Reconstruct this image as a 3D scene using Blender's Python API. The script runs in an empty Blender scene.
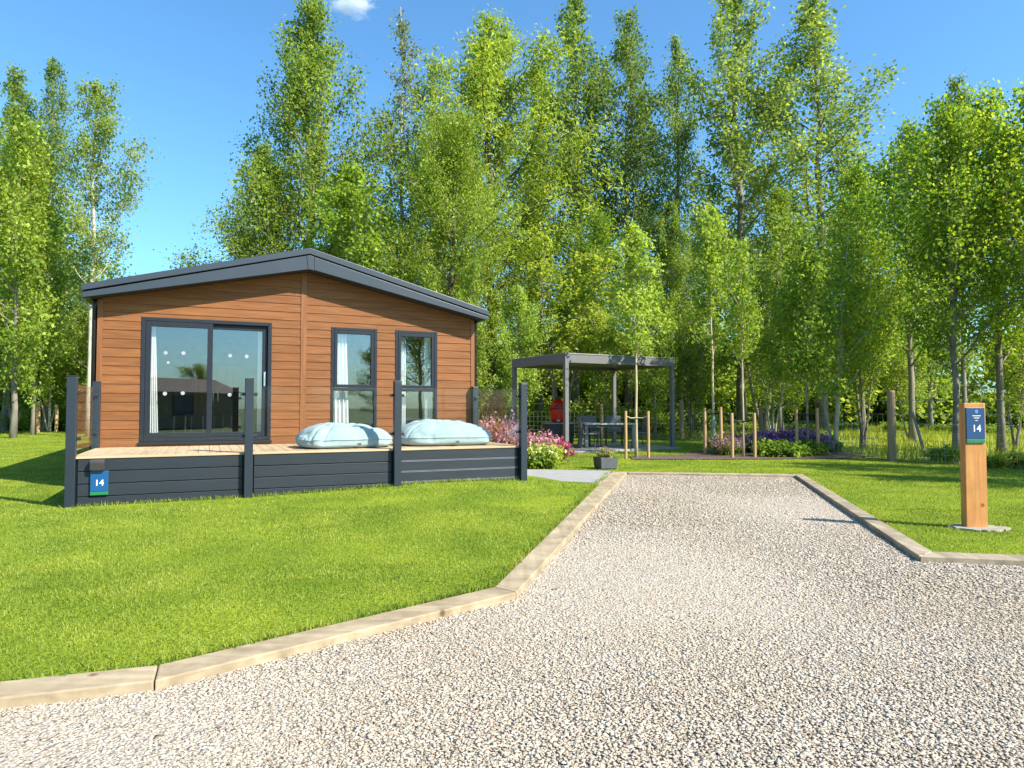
import bpy, bmesh, math, random
import numpy as np
from mathutils import Vector, Matrix
from mathutils.geometry import delaunay_2d_cdt

random.seed(7)
S = bpy.context.scene
COL = S.collection
R = math.radians

# ------------------------------------------------------------------ camera
CAM_H, PITCH, LENS = 1.25, R(2.0), 24.0
F = 1024 * LENS / 36.0
cam = bpy.data.cameras.new("camera"); camo = bpy.data.objects.new("camera", cam); COL.objects.link(camo)
cam.lens = LENS; cam.sensor_width = 36; cam.clip_start = 0.05; cam.clip_end = 4000
camo.location = (0, 0, CAM_H); camo.rotation_euler = (R(90) + PITCH, 0, 0)
S.camera = camo

def gx(px, Y):            # world X of a photo column at distance Y
    return (px - 512) / F * Y
def gz(py, Y):            # world Z of a photo row at distance Y
    b = (384 - py) / F
    return CAM_H + Y * (math.sin(PITCH) + b * math.cos(PITCH)) / (math.cos(PITCH) - b * math.sin(PITCH))

# ------------------------------------------------------------------ world and sun
SUN_DIR = Vector((1.10, -0.64, 1.08)).normalized()
elev = math.asin(SUN_DIR.z); azim = math.atan2(SUN_DIR.x, SUN_DIR.y)
w = bpy.data.worlds.new("World"); S.world = w; w.use_nodes = True
nt = w.node_tree; bg = nt.nodes["Background"]
sky = nt.nodes.new("ShaderNodeTexSky"); sky.sky_type = 'NISHITA'; sky.sun_disc = False
sky.sun_elevation = elev; sky.sun_rotation = azim
sky.air_density = 1.1; sky.dust_density = 1.0; sky.ozone_density = 3.2; sky.altitude = 0
tint = nt.nodes.new("ShaderNodeMix"); tint.data_type = 'RGBA'; tint.blend_type = 'MULTIPLY'; tint.inputs[0].default_value = 1.0
nt.links.new(sky.outputs[0], tint.inputs[6]); tint.inputs[7].default_value = (0.60, 0.96, 1.12, 1)
nt.links.new(tint.outputs[2], bg.inputs[0]); bg.inputs[1].default_value = 0.122
sl = bpy.data.lights.new("sun", 'SUN'); sl.energy = 5.0; sl.angle = R(0.5); sl.color = (1.0, 0.94, 0.84)
so = bpy.data.objects.new("sun", sl); COL.objects.link(so)
so.rotation_euler = SUN_DIR.to_track_quat('Z', 'Y').to_euler(); so.location = (30, -8, 30)
S.view_settings.view_transform = 'Standard'; S.view_settings.look = 'None'
S.view_settings.exposure = 1.02; S.view_settings.gamma = 1.0
S.render.engine = 'CYCLES'
S.cycles.max_bounces = 8; S.cycles.transparent_max_bounces = 12; S.cycles.volume_bounces = 8
S.cycles.use_denoising = True
S.cycles.sample_clamp_indirect = 6

# ------------------------------------------------------------------ materials
def new_mat(name):
    m = bpy.data.materials.new(name); m.use_nodes = True
    return m, m.node_tree, m.node_tree.nodes["Principled BSDF"]

def N(t, kind, **kw):
    n = t.nodes.new(kind)
    for k, v in kw.items():
        if k in n.inputs.keys() and not hasattr(n, k): n.inputs[k].default_value = v
        else:
            try: setattr(n, k, v)
            except Exception: n.inputs[k].default_value = v
    return n

def ramp(t, stops):
    r = t.nodes.new("ShaderNodeValToRGB"); e = r.color_ramp.elements
    while len(e) < len(stops): e.new(0.5)
    for i, (p, c) in enumerate(stops): e[i].position = p; e[i].color = (*c, 1)
    return r

def mixc(t, a, b, f, mode='MIX'):
    m = t.nodes.new("ShaderNodeMix"); m.data_type = 'RGBA'; m.blend_type = mode
    for s, v in ((0, f), (6, a), (7, b)):
        if hasattr(v, 'is_output'): t.links.new(v, m.inputs[s])
        elif s == 0: m.inputs[0].default_value = v
        else: m.inputs[s].default_value = (*v, 1)
    return m.outputs[2]

def mat(name, c, rough=0.6, var=0.25, scale=6.0, stretch=(1, 1, 1), bump=0.0, bscale=40.0, metal=0.0, island=0.0, spec=0.5, c2=None):
    m, t, p = new_mat(name)
    tc = N(t, "ShaderNodeTexCoord"); mp = N(t, "ShaderNodeMapping"); mp.inputs['Scale'].default_value = stretch
    t.links.new(tc.outputs['Object'], mp.inputs[0])
    n1 = N(t, "ShaderNodeTexNoise"); n1.inputs['Scale'].default_value = scale; n1.inputs['Detail'].default_value = 6
    t.links.new(mp.outputs[0], n1.inputs[0])
    c2 = c2 or tuple(v * (1 - var) for v in c)
    r = ramp(t, [(0.3, c2), (0.7, tuple(min(1, v * (1 + var * 0.4)) for v in c))])
    t.links.new(n1.outputs[0], r.inputs[0]); col = r.outputs[0]
    if island:
        g = N(t, "ShaderNodeNewGeometry")
        r2 = ramp(t, [(0.0, (1 - island,) * 3), (1.0, (1 + island,) * 3)])
        t.links.new(g.outputs['Random Per Island'], r2.inputs[0])
        col = mixc(t, col, r2.outputs[0], 1.0, 'MULTIPLY')
    t.links.new(col, p.inputs['Base Color'])
    p.inputs['Roughness'].default_value = rough; p.inputs['Metallic'].default_value = metal
    p.inputs['Specular IOR Level'].default_value = spec
    if bump:
        n2 = N(t, "ShaderNodeTexNoise"); n2.inputs['Scale'].default_value = bscale; n2.inputs['Detail'].default_value = 5
        t.links.new(mp.outputs[0], n2.inputs[0])
        b = N(t, "ShaderNodeBump"); b.inputs['Strength'].default_value = bump; b.inputs['Distance'].default_value = 0.01
        t.links.new(n2.outputs[0], b.inputs['Height']); t.links.new(b.outputs[0], p.inputs['Normal'])
    return m

def wood(name, light, dark, axis=0, rough=0.6, island=0.15, ring=18.0, knots=False, bump=0.25, spec=0.35, weather=0.0):
    m, t, p = new_mat(name)
    tc = N(t, "ShaderNodeTexCoord"); mp = N(t, "ShaderNodeMapping")
    sc = [ring] * 3; sc[axis] = ring * 0.06
    mp.inputs['Scale'].default_value = sc
    g = N(t, "ShaderNodeNewGeometry")
    add = N(t, "ShaderNodeVectorMath", operation='ADD'); mul = N(t, "ShaderNodeMath", operation='MULTIPLY'); mul.inputs[1].default_value = 37.0
    t.links.new(g.outputs['Random Per Island'], mul.inputs[0])
    t.links.new(tc.outputs['Object'], add.inputs[0]); t.links.new(mul.outputs[0], add.inputs[1])
    t.links.new(add.outputs[0], mp.inputs[0])
    n1 = N(t, "ShaderNodeTexNoise"); n1.inputs['Scale'].default_value = 1.0; n1.inputs['Detail'].default_value = 8; n1.inputs['Distortion'].default_value = 0.6
    t.links.new(mp.outputs[0], n1.inputs[0])
    r = ramp(t, [(0.32, dark), (0.52, tuple((a + b) / 2 for a, b in zip(light, dark))), (0.68, light)])
    t.links.new(n1.outputs[0], r.inputs[0]); col = r.outputs[0]
    if knots:
        v = N(t, "ShaderNodeTexVoronoi"); v.inputs['Scale'].default_value = 4.5
        t.links.new(tc.outputs['Object'], v.inputs[0])
        rk = ramp(t, [(0.0, (0.35, 0.28, 0.22)), (0.06, (0.45, 0.36, 0.28)), (0.13, (1, 1, 1))])
        t.links.new(v.outputs['Distance'], rk.inputs[0])
        col = mixc(t, col, rk.outputs[0], 1.0, 'MULTIPLY')
    if weather:
        nw = N(t, "ShaderNodeTexNoise"); nw.inputs['Scale'].default_value = 3.2; nw.inputs['Detail'].default_value = 7; nw.inputs['Roughness'].default_value = 0.65
        t.links.new(tc.outputs['Object'], nw.inputs[0])
        rw = ramp(t, [(0.36, (1 - weather, 1 - weather * 1.02, 1 - weather * 1.05)), (0.56, (1, 1, 1)), (0.75, (1.06, 1.05, 1.05))]); t.links.new(nw.outputs[0], rw.inputs[0])
        col = mixc(t, col, rw.outputs[0], 1.0, 'MULTIPLY')
    if island:
        r2 = ramp(t, [(0.0, (1 - island,) * 3), (1.0, (1 + island * 0.6,) * 3)])
        t.links.new(g.outputs['Random Per Island'], r2.inputs[0])
        col = mixc(t, col, r2.outputs[0], 1.0, 'MULTIPLY')
    t.links.new(col, p.inputs['Base Color']); p.inputs['Roughness'].default_value = rough
    p.inputs['Specular IOR Level'].default_value = spec
    if bump:
        b = N(t, "ShaderNodeBump"); b.inputs['Strength'].default_value = bump; b.inputs['Distance'].default_value = 0.004
        t.links.new(n1.outputs[0], b.inputs['Height']); t.links.new(b.outputs[0], p.inputs['Normal'])
    return m

def leaf_mat(name, stops, trans=0.45, rough=0.5, nscale=0.55, nw=0.7):
    """leaf colours spread leaf by leaf, with slow drifts through the crown and from plant to plant"""
    m, t, p = new_mat(name)
    g = N(t, "ShaderNodeNewGeometry"); oi = N(t, "ShaderNodeObjectInfo")
    tc = N(t, "ShaderNodeTexCoord"); n1 = N(t, "ShaderNodeTexNoise"); n1.inputs['Scale'].default_value = nscale; n1.inputs['Detail'].default_value = 3
    t.links.new(tc.outputs['Object'], n1.inputs[0])
    a = N(t, "ShaderNodeMath", operation='MULTIPLY'); a.inputs[1].default_value = 0.5; t.links.new(g.outputs['Random Per Island'], a.inputs[0])
    b = N(t, "ShaderNodeMath", operation='MULTIPLY_ADD'); b.inputs[1].default_value = nw; b.inputs[2].default_value = 0.25 - nw * 0.5
    t.links.new(n1.outputs[0], b.inputs[0])
    c = N(t, "ShaderNodeMath", operation='ADD'); t.links.new(a.outputs[0], c.inputs[0]); t.links.new(b.outputs[0], c.inputs[1])
    d = N(t, "ShaderNodeMath", operation='MULTIPLY_ADD'); d.inputs[1].default_value = 0.22; t.links.new(oi.outputs['Random'], d.inputs[0]); t.links.new(c.outputs[0], d.inputs[2])
    e = N(t, "ShaderNodeMath", operation='SUBTRACT'); e.inputs[1].default_value = 0.11; t.links.new(d.outputs[0], e.inputs[0])
    r = ramp(t, stops); t.links.new(e.outputs[0], r.inputs[0])
    t.links.new(r.outputs[0], p.inputs['Base Color']); p.inputs['Roughness'].default_value = rough
    p.inputs['Specular IOR Level'].default_value = 0.25
    tr = N(t, "ShaderNodeBsdfTranslucent")
    yel = mixc(t, r.outputs[0], (1.25, 1.15, 0.55), 1.0, 'MULTIPLY')
    t.links.new(yel, tr.inputs[0])
    mx = N(t, "ShaderNodeMixShader"); mx.inputs[0].default_value = trans
    t.links.new(p.outputs[0], mx.inputs[1]); t.links.new(tr.outputs[0], mx.inputs[2])
    t.links.new(mx.outputs[0], t.nodes["Material Output"].inputs[0])
    return m

def glass_mat(name, tint, base=0.06, ior=1.5, mul=1.7):
    m, t, p = new_mat(name); t.nodes.remove(p)
    fr = N(t, "ShaderNodeFresnel")
    gm = N(t, "ShaderNodeNewGeometry"); io = N(t, "ShaderNodeMapRange"); io.inputs[3].default_value = ior; io.inputs[4].default_value = 1 / ior
    t.links.new(gm.outputs['Backfacing'], io.inputs[0]); t.links.new(io.outputs[0], fr.inputs[0])      # same reflectance on both faces of the pane
    ad = N(t, "ShaderNodeMath", operation='MULTIPLY_ADD'); ad.inputs[1].default_value = mul; ad.inputs[2].default_value = base
    t.links.new(fr.outputs[0], ad.inputs[0])
    ad.use_clamp = True
    tr = N(t, "ShaderNodeBsdfTransparent"); tr.inputs[0].default_value = (*tint, 1)
    gl = N(t, "ShaderNodeBsdfGlossy"); gl.inputs['Roughness'].default_value = 0.0; gl.inputs[0].default_value = (0.95, 0.97, 1, 1)
    n = N(t, "ShaderNodeTexNoise"); n.inputs['Scale'].default_value = 1.6
    bp = N(t, "ShaderNodeBump"); bp.inputs['Strength'].default_value = 0.012; t.links.new(n.outputs[0], bp.inputs['Height']); t.links.new(bp.outputs[0], gl.inputs['Normal'])
    mx = N(t, "ShaderNodeMixShader")
    t.links.new(ad.outputs[0], mx.inputs[0]); t.links.new(tr.outputs[0], mx.inputs[1]); t.links.new(gl.outputs[0], mx.inputs[2])
    t.links.new(mx.outputs[0], t.nodes["Material Output"].inputs[0])
    return m

M = {}
M['clad'] = wood('clad', (0.245, 0.098, 0.034), (0.165, 0.062, 0.020), 0, 0.6, 0.12, 34, spec=0.2)
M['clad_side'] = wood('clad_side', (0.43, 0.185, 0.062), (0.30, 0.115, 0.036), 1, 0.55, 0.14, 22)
M['trim'] = wood('trim', (0.245, 0.096, 0.031), (0.175, 0.064, 0.019), 2, 0.5, 0.05, 22)
M['anthra'] = mat('anthra', (0.017, 0.024, 0.035), 0.42, 0.12, 3)
M['anthra_board'] = mat('anthra_board', (0.015, 0.020, 0.028), 0.5, 0.2, 5, (0.3, 2, 2), 0.15, 30, island=0.1)
M['roof'] = mat('roof', (0.032, 0.041, 0.053), 0.38, 0.08, 2)
M['roof_dark'] = mat('roof_dark', (0.02, 0.024, 0.03), 0.6)
M['upvc'] = mat('upvc', (0.012, 0.016, 0.024), 0.5, 0.1, 4, spec=0.3)
M['pale_metal'] = mat('pale_metal', (0.34, 0.36, 0.40), 0.4, 0.08, 3)
M['deckwood'] = wood('deckwood', (0.56, 0.41, 0.25), (0.42, 0.29, 0.165), 1, 0.7, 0.12, 20, weather=0.15)
M['deckedge'] = wood('deckedge', (0.56, 0.41, 0.25), (0.42, 0.29, 0.165), 0, 0.7, 0.12, 20)
M['glass'] = glass_mat('glass', (0.95, 0.965, 0.97), 0.06)
M['balglass'] = glass_mat('balglass', (0.975, 0.985, 0.98), -0.012, mul=0.6)
M['dot'] = mat('dot', (0.30, 0.33, 0.35), 0.7)
M['chrome'] = mat('chrome', (0.75, 0.75, 0.75), 0.25, metal=1.0)
M['black'] = mat('black', (0.015, 0.015, 0.017), 0.45)
M['curtain'] = mat('curtain', (0.84, 0.84, 0.81), 0.85, 0.08, 20)
M['interior'] = mat('interior', (0.16, 0.15, 0.135), 0.8)
M['intfloor'] = wood('intfloor', (0.22, 0.15, 0.09), (0.15, 0.1, 0.06), 1, 0.5)
M['furn'] = wood('furn', (0.33, 0.2, 0.11), (0.22, 0.13, 0.07), 2, 0.5)
M['sofa'] = mat('sofa', (0.08, 0.085, 0.095), 0.9)
M['bag'] = mat('bag', (0.30, 0.385, 0.39), 0.85, 0.12, 5, bump=0.9, bscale=9, spec=0.2)
M['signwood'] = wood('signwood', (0.56, 0.255, 0.075), (0.42, 0.175, 0.048), 2, 0.6, 0.0, 26, True, weather=0.18)
M['blue'] = mat('blue', (0.012, 0.055, 0.145), 0.35, 0.08)
M['blue_light'] = mat('blue_light', (0.009, 0.075, 0.20), 0.35, 0.08)
M['green'] = mat('green', (0.015, 0.16, 0.065), 0.4, 0.1)
M['white'] = mat('white', (0.80, 0.81, 0.82), 0.5, 0.05)
M['paleblue'] = mat('paleblue', (0.17, 0.36, 0.55), 0.5, 0.05)
M['concrete'] = mat('concrete', (0.34, 0.295, 0.22), 0.9, 0.35, 9, bump=0.6, bscale=60)
M['paving'] = mat('paving', (0.315, 0.305, 0.29), 0.85, 0.15, 5, bump=0.2, bscale=80, island=0.08)
M['kerb'] = wood('kerb', (0.47, 0.37, 0.235), (0.34, 0.255, 0.155), 0, 0.75, 0.14, 14, True, weather=0.34)
M['kerb_y'] = wood('kerb_y', (0.48, 0.38, 0.245), (0.36, 0.275, 0.17), 1, 0.75, 0.14, 14, True, weather=0.34)
M['kerb_grey'] = wood('kerb_grey', (0.43, 0.35, 0.24), (0.31, 0.24, 0.16), 1, 0.75, 0.14, 14, True, weather=0.34)
M['stake'] = wood('stake', (0.50, 0.33, 0.16), (0.36, 0.22, 0.10), 2, 0.75, 0.0, 24)
M['post'] = wood('post', (0.34, 0.25, 0.15), (0.20, 0.14, 0.085), 2, 0.8, 0.0, 24, bump=0.5)
M['perg'] = mat('perg', (0.15, 0.15, 0.157), 0.42, 0.08, 3)
M['perg_roof'] = mat('perg_roof', (0.24, 0.24, 0.235), 0.5, 0.1, 3)
M['steelwire'] = mat('steelwire', (0.32, 0.33, 0.32), 0.5)
M['chairfab'] = mat('chairfab', (0.19, 0.20, 0.22), 0.7, 0.15, 40)
M['chairframe'] = mat('chairframe', (0.07, 0.075, 0.085), 0.45)
M['tabletop'] = mat('tabletop', (0.50, 0.49, 0.47), 0.5, 0.15, 8)
M['tableleg'] = mat('tableleg', (0.22, 0.23, 0.25), 0.45)
M['red'] = mat('red', (0.52, 0.014, 0.014), 0.25, 0.1)
M['planter'] = mat('planter', (0.085, 0.09, 0.10), 0.7, 0.2, 10)
M['soil'] = mat('soil', (0.10, 0.065, 0.045), 0.95, 0.5, 12, bump=0.8, bscale=40)
M['bark_pale'] = mat('bark_pale', (0.52, 0.47, 0.38), 0.85, 0.45, 5, (1, 1, 0.35), 0.5, 18)
M['bark_cream'] = mat('bark_cream', (0.50, 0.40, 0.25), 0.8, 0.35, 5, (1, 1, 0.35), 0.4, 18)
M['bark_grey'] = mat('bark_grey', (0.24, 0.205, 0.16), 0.9, 0.5, 5, (1, 1, 0.35), 0.6, 18)
M['bark_dark'] = mat('bark_dark', (0.115, 0.09, 0.065), 0.9, 0.5, 5, (1, 1, 0.35), 0.6, 18)
M['guard'] = mat('guard', (0.20, 0.30, 0.24), 0.6)
M['rubber'] = mat('rubber', (0.02, 0.02, 0.02), 0.7)
M['cabin'] = mat('cabin', (0.20, 0.22, 0.23), 0.7)
M['cabinroof'] = mat('cabinroof', (0.16, 0.11, 0.075), 0.8)
# foliage: dark -> mid -> bright new growth
M['leaf_poplar'] = leaf_mat('leaf_poplar', [(0.15, (0.103, 0.178, 0.048)), (0.55, (0.234, 0.336, 0.073)), (0.9, (0.451, 0.532, 0.152))], 0.56)
M['leaf_broad'] = leaf_mat('leaf_broad', [(0.15, (0.109, 0.195, 0.040)), (0.55, (0.269, 0.371, 0.055)), (0.9, (0.517, 0.581, 0.097))], 0.58)
M['leaf_willow'] = leaf_mat('leaf_willow', [(0.15, (0.137, 0.225, 0.038)), (0.55, (0.320, 0.427, 0.055)), (0.9, (0.518, 0.593, 0.096))], 0.45)
M['leaf_silver'] = leaf_mat('leaf_silver', [(0.15, (0.131, 0.164, 0.072)), (0.55, (0.247, 0.287, 0.114)), (0.9, (0.437, 0.450, 0.215))], 0.35)
M['leaf_maple'] = leaf_mat('leaf_maple', [(0.15, (0.122, 0.229, 0.033)), (0.5, (0.302, 0.436, 0.044)), (0.95, (0.528, 0.583, 0.081))], 0.6)
M['leaf_young'] = leaf_mat('leaf_young', [(0.15, (0.135, 0.236, 0.036)), (0.5, (0.301, 0.436, 0.053)), (0.9, (0.467, 0.585, 0.106))], 0.5)
M['leaf_deep'] = leaf_mat('leaf_deep', [(0.15, (0.079, 0.166, 0.028)), (0.5, (0.197, 0.329, 0.040)), (0.9, (0.447, 0.549, 0.072))], 0.58)
M['leaf_bush'] = leaf_mat('leaf_bush', [(0.15, (0.094, 0.175, 0.032)), (0.5, (0.235, 0.350, 0.048)), (0.9, (0.494, 0.574, 0.082))], 0.52)
M['grass'] = leaf_mat('grass', [(0.1, (0.12, 0.20, 0.024)), (0.45, (0.225, 0.30, 0.036)), (0.95, (0.43, 0.45, 0.08))], 0.35, nscale=1.7, nw=1.45)
M['meadow_blade'] = leaf_mat('meadow_blade', [(0.1, (0.169, 0.241, 0.023)), (0.5, (0.338, 0.391, 0.034)), (0.95, (0.555, 0.529, 0.103))], 0.4)
for nm, c in (('pink', (0.56, 0.26, 0.36)), ('magenta', (0.42, 0.06, 0.16)), ('purple', (0.33, 0.17, 0.46)), ('cream', (0.62, 0.58, 0.30)), ('copper', (0.42, 0.20, 0.09)), ('violet', (0.42, 0.23, 0.36))):
    M['fl_' + nm] = leaf_mat('fl_' + nm, [(0.1, tuple(v * 0.6 for v in c)), (0.5, c), (0.95, tuple(min(0.85, v * 1.35 + 0.05) for v in c))], 0.3)

def lawn_mat():
    m, t, p = new_mat('lawn')
    tc = N(t, "ShaderNodeTexCoord")
    n1 = N(t, "ShaderNodeTexNoise"); n1.inputs['Scale'].default_value = 0.9; n1.inputs['Detail'].default_value = 5
    n2 = N(t, "ShaderNodeTexNoise"); n2.inputs['Scale'].default_value = 38; n2.inputs['Detail'].default_value = 4
    for n in (n1, n2): t.links.new(tc.outputs['Object'], n.inputs[0])
    r1 = ramp(t, [(0.35, (0.125, 0.195, 0.014)), (0.65, (0.24, 0.30, 0.022))]); t.links.new(n1.outputs[0], r1.inputs[0])
    r2 = ramp(t, [(0.3, (0.55, 0.6, 0.5)), (0.65, (1.15, 1.1, 1.0))]); t.links.new(n2.outputs[0], r2.inputs[0])
    t.links.new(mixc(t, r1.outputs[0], r2.outputs[0], 1.0, 'MULTIPLY'), p.inputs['Base Color'])
    p.inputs['Roughness'].default_value = 0.9; p.inputs['Specular IOR Level'].default_value = 0.1
    b = N(t, "ShaderNodeBump"); b.inputs['Strength'].default_value = 0.8; b.inputs['Distance'].default_value = 0.03
    t.links.new(n2.outputs[0], b.inputs['Height']); t.links.new(b.outputs[0], p.inputs['Normal'])
    return m
M['lawn'] = lawn_mat()

def gravel_mat():
    m, t, p = new_mat('gravel')
    tc = N(t, "ShaderNodeTexCoord"); v = N(t, "ShaderNodeTexVoronoi"); v.inputs['Scale'].default_value = 62
    t.links.new(tc.outputs['Object'], v.inputs[0])
    sep = N(t, "ShaderNodeSeparateColor"); t.links.new(v.outputs['Color'], sep.inputs[0])
    r = ramp(t, [(0.0, (0.27, 0.22, 0.165)), (0.3, (0.42, 0.35, 0.27)), (1.0, (0.50, 0.425, 0.335))]); t.links.new(sep.outputs[0], r.inputs[0])
    r2 = ramp(t, [(0.0, (1.05, 1.05, 1.05)), (0.55, (0.9, 0.9, 0.9)), (0.8, (0.72, 0.69, 0.66))]); t.links.new(v.outputs['Distance'], r2.inputs[0])
    t.links.new(mixc(t, r.outputs[0], r2.outputs[0], 1.0, 'MULTIPLY'), p.inputs['Base Color']); p.inputs['Roughness'].default_value = 0.95
    b = N(t, "ShaderNodeBump"); b.inputs['Strength'].default_value = 1.0; b.inputs['Distance'].default_value = 0.012; b.invert = True
    t.links.new(v.outputs['Distance'], b.inputs['Height']); t.links.new(b.outputs[0], p.inputs['Normal'])
    return m
M['gravel'] = gravel_mat()

def stone_mat():
    m, t, p = new_mat('stone'); g = N(t, "ShaderNodeNewGeometry"); tc = N(t, "ShaderNodeTexCoord")
    r = ramp(t, [(0.0, (0.20, 0.145, 0.10)), (0.06, (0.33, 0.26, 0.195)), (0.2, (0.41, 0.34, 0.26)), (0.8, (0.465, 0.40, 0.318)), (1.0, (0.53, 0.475, 0.40))])
    t.links.new(g.outputs['Random Per Island'], r.inputs[0])
    n1 = N(t, "ShaderNodeTexNoise"); n1.inputs['Scale'].default_value = 0.8; t.links.new(tc.outputs['Object'], n1.inputs[0])
    r2 = ramp(t, [(0.35, (0.97, 0.94, 0.90)), (0.65, (1.0, 1.0, 1.0))]); t.links.new(n1.outputs[0], r2.inputs[0])
    t.links.new(mixc(t, r.outputs[0], r2.outputs[0], 1.0, 'MULTIPLY'), p.inputs['Base Color']); p.inputs['Roughness'].default_value = 0.9
    p.inputs['Specular IOR Level'].default_value = 0.2
    return m
M['stone'] = stone_mat()
M['ground'] = mat('ground', (0.13, 0.18, 0.03), 0.95, 0.4, 0.6)
M['mulch'] = mat('mulch', (0.12, 0.08, 0.055), 0.95, 0.5, 25, bump=1.0, bscale=50)
M['meadow'] = mat('meadow', (0.20, 0.25, 0.03), 0.95, 0.4, 1.2, bump=0.8, bscale=14)

# ------------------------------------------------------------------ mesh helpers
class MB:
    """collects polygons, then links them as ONE mesh object"""
    def __init__(self): self.v = []; self.f = []
    def add(self, vs, fs):
        o = len(self.v); self.v += [tuple(p) for p in vs]; self.f += [tuple(i + o for i in f) for f in fs]; return self
    def box(self, x0, x1, y0, y1, z0, z1):
        vs = [(x0, y0, z0), (x1, y0, z0), (x1, y1, z0), (x0, y1, z0), (x0, y0, z1), (x1, y0, z1), (x1, y1, z1), (x0, y1, z1)]
        return self.add(vs, [(3, 2, 1, 0), (4, 5, 6, 7), (0, 1, 5, 4), (1, 2, 6, 5), (2, 3, 7, 6), (3, 0, 4, 7)])
    def prism(self, poly, a, b, axis='y'):
        """poly: 2-D outline, swept from a to b along axis"""
        n = len(poly)
        mk = {'y': lambda p, t: (p[0], t, p[1]), 'x': lambda p, t: (t, p[0], p[1]), 'z': lambda p, t: (p[0], p[1], t)}[axis]
        vs = [mk(p, a) for p in poly] + [mk(p, b) for p in poly]
        fs = [tuple(range(n)), tuple(range(2 * n - 1, n - 1, -1))] + [(i, i + n, (i + 1) % n + n, (i + 1) % n) for i in range(n)]
        return self.add(vs, fs)
    def tube(self, pts, rad, n=8, cap=True):
        pts = [Vector(p) for p in pts]; rings = []
        if not hasattr(rad, '__len__'): rad = [rad] * len(pts)
        up = Vector((0.13, 0.31, 0.94)); vs = []
        for i, p in enumerate(pts):
            d = (pts[min(i + 1, len(pts) - 1)] - pts[max(i - 1, 0)]).normalized()
            a = d.cross(up)
            if a.length < 1e-3: a = d.cross(Vector((1, 0, 0)))
            a.normalize(); b = d.cross(a)
            vs += [p + (a * math.cos(2 * math.pi * k / n) + b * math.sin(2 * math.pi * k / n)) * rad[i] for k in range(n)]
        fs = [(i * n + k, i * n + (k + 1) % n, (i + 1) * n + (k + 1) % n, (i + 1) * n + k) for i in range(len(pts) - 1) for k in range(n)]
        if cap: fs += [tuple(range(n - 1, -1, -1)), tuple((len(pts) - 1) * n + k for k in range(n))]
        return self.add(vs, fs)
    def lathe(self, prof, n=28, cx=0, cy=0):
        vs = [(cx + r * math.cos(2 * math.pi * k / n), cy + r * math.sin(2 * math.pi * k / n), z) for r, z in prof for k in range(n)]
        fs = [(i * n + k, i * n + (k + 1) % n, (i + 1) * n + (k + 1) % n, (i + 1) * n + k) for i in range(len(prof) - 1) for k in range(n)]
        fs += [tuple(range(n - 1, -1, -1)), tuple((len(prof) - 1) * n + k for k in range(n))]
        return self.add(vs, fs)
    def build(self, name, m, parent=None, bevel=0.0, smooth=False, seg=2):
        me = bpy.data.meshes.new(name); me.from_pydata(self.v, [], self.f); me.update()
        bm = bmesh.new(); bm.from_mesh(me); bmesh.ops.recalc_face_normals(bm, faces=bm.faces); bm.to_mesh(me); bm.free()
        return link(name, me, m, parent, bevel, smooth, seg)

def link(name, me, m, parent=None, bevel=0.0, smooth=False, seg=2):
    o = bpy.data.objects.new(name, me); COL.objects.link(o)
    if m is not None: me.materials.append(M[m] if isinstance(m, str) else m)
    if parent: o.parent = parent
    if smooth: me.polygons.foreach_set('use_smooth', [True] * len(me.polygons))
    if bevel:
        b = o.modifiers.new('bevel', 'BEVEL'); b.width = bevel; b.segments = seg; b.limit_method = 'ANGLE'; b.angle_limit = R(40)
    return o

def np_mesh(name, V, Fq):
    """V (n,3) float, Fq (m,k) int -> mesh data"""
    me = bpy.data.meshes.new(name); V = np.ascontiguousarray(V, dtype=np.float32); Fq = np.ascontiguousarray(Fq, dtype=np.int32)
    k = Fq.shape[1]
    me.vertices.add(len(V)); me.vertices.foreach_set('co', V.ravel())
    me.loops.add(Fq.size); me.loops.foreach_set('vertex_index', Fq.ravel())
    me.polygons.add(len(Fq)); me.polygons.foreach_set('loop_start', np.arange(0, Fq.size, k, dtype=np.int32))
    me.update(calc_edges=True)
    return me

def tag(o, label=None, cat=None, group=None, kind=None):
    if label: o['label'] = label
    if cat: o['category'] = cat
    if group: o['group'] = group
    if kind: o['kind'] = kind
    return o

def thing(name, label, cat, loc=(0, 0, 0), rz=0.0, group=None):
    o = bpy.data.objects.new(name, None); COL.objects.link(o)
    o.location = loc; o.rotation_euler = (0, 0, rz); o.empty_display_size = 0.2
    return tag(o, label, cat, group)

def copy_tree(o, parent=None):
    c = o.copy(); COL.objects.link(c)
    if parent: c.parent = parent
    for ch in list(o.children): copy_tree(ch, c)
    return c

def text_mesh(body, size, depth):
    cu = bpy.data.curves.new('lettering', 'FONT'); cu.body = body; cu.size = size; cu.extrude = depth; cu.align_x = 'CENTER'; cu.align_y = 'CENTER'
    cu.offset = size * 0.012
    o = bpy.data.objects.new('lettering', cu); COL.objects.link(o)
    dg = bpy.context.evaluated_depsgraph_get(); dg.update()
    me = bpy.data.meshes.new_from_object(o.evaluated_get(dg)); bpy.data.objects.remove(o); bpy.data.curves.remove(cu)
    me.transform(Matrix.Rotation(R(90), 4, 'X'))       # upright, facing -y
    return me

# ------------------------------------------------------------------ the lie of the land
TH = R(24.2); UX, UY = math.cos(TH), math.sin(TH)
OX, OY = -5.575, 8.66                                   # front left corner of the deck
def dk(u, v): return (OX + u * UX - v * UY, OY + u * UY + v * UX)

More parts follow.
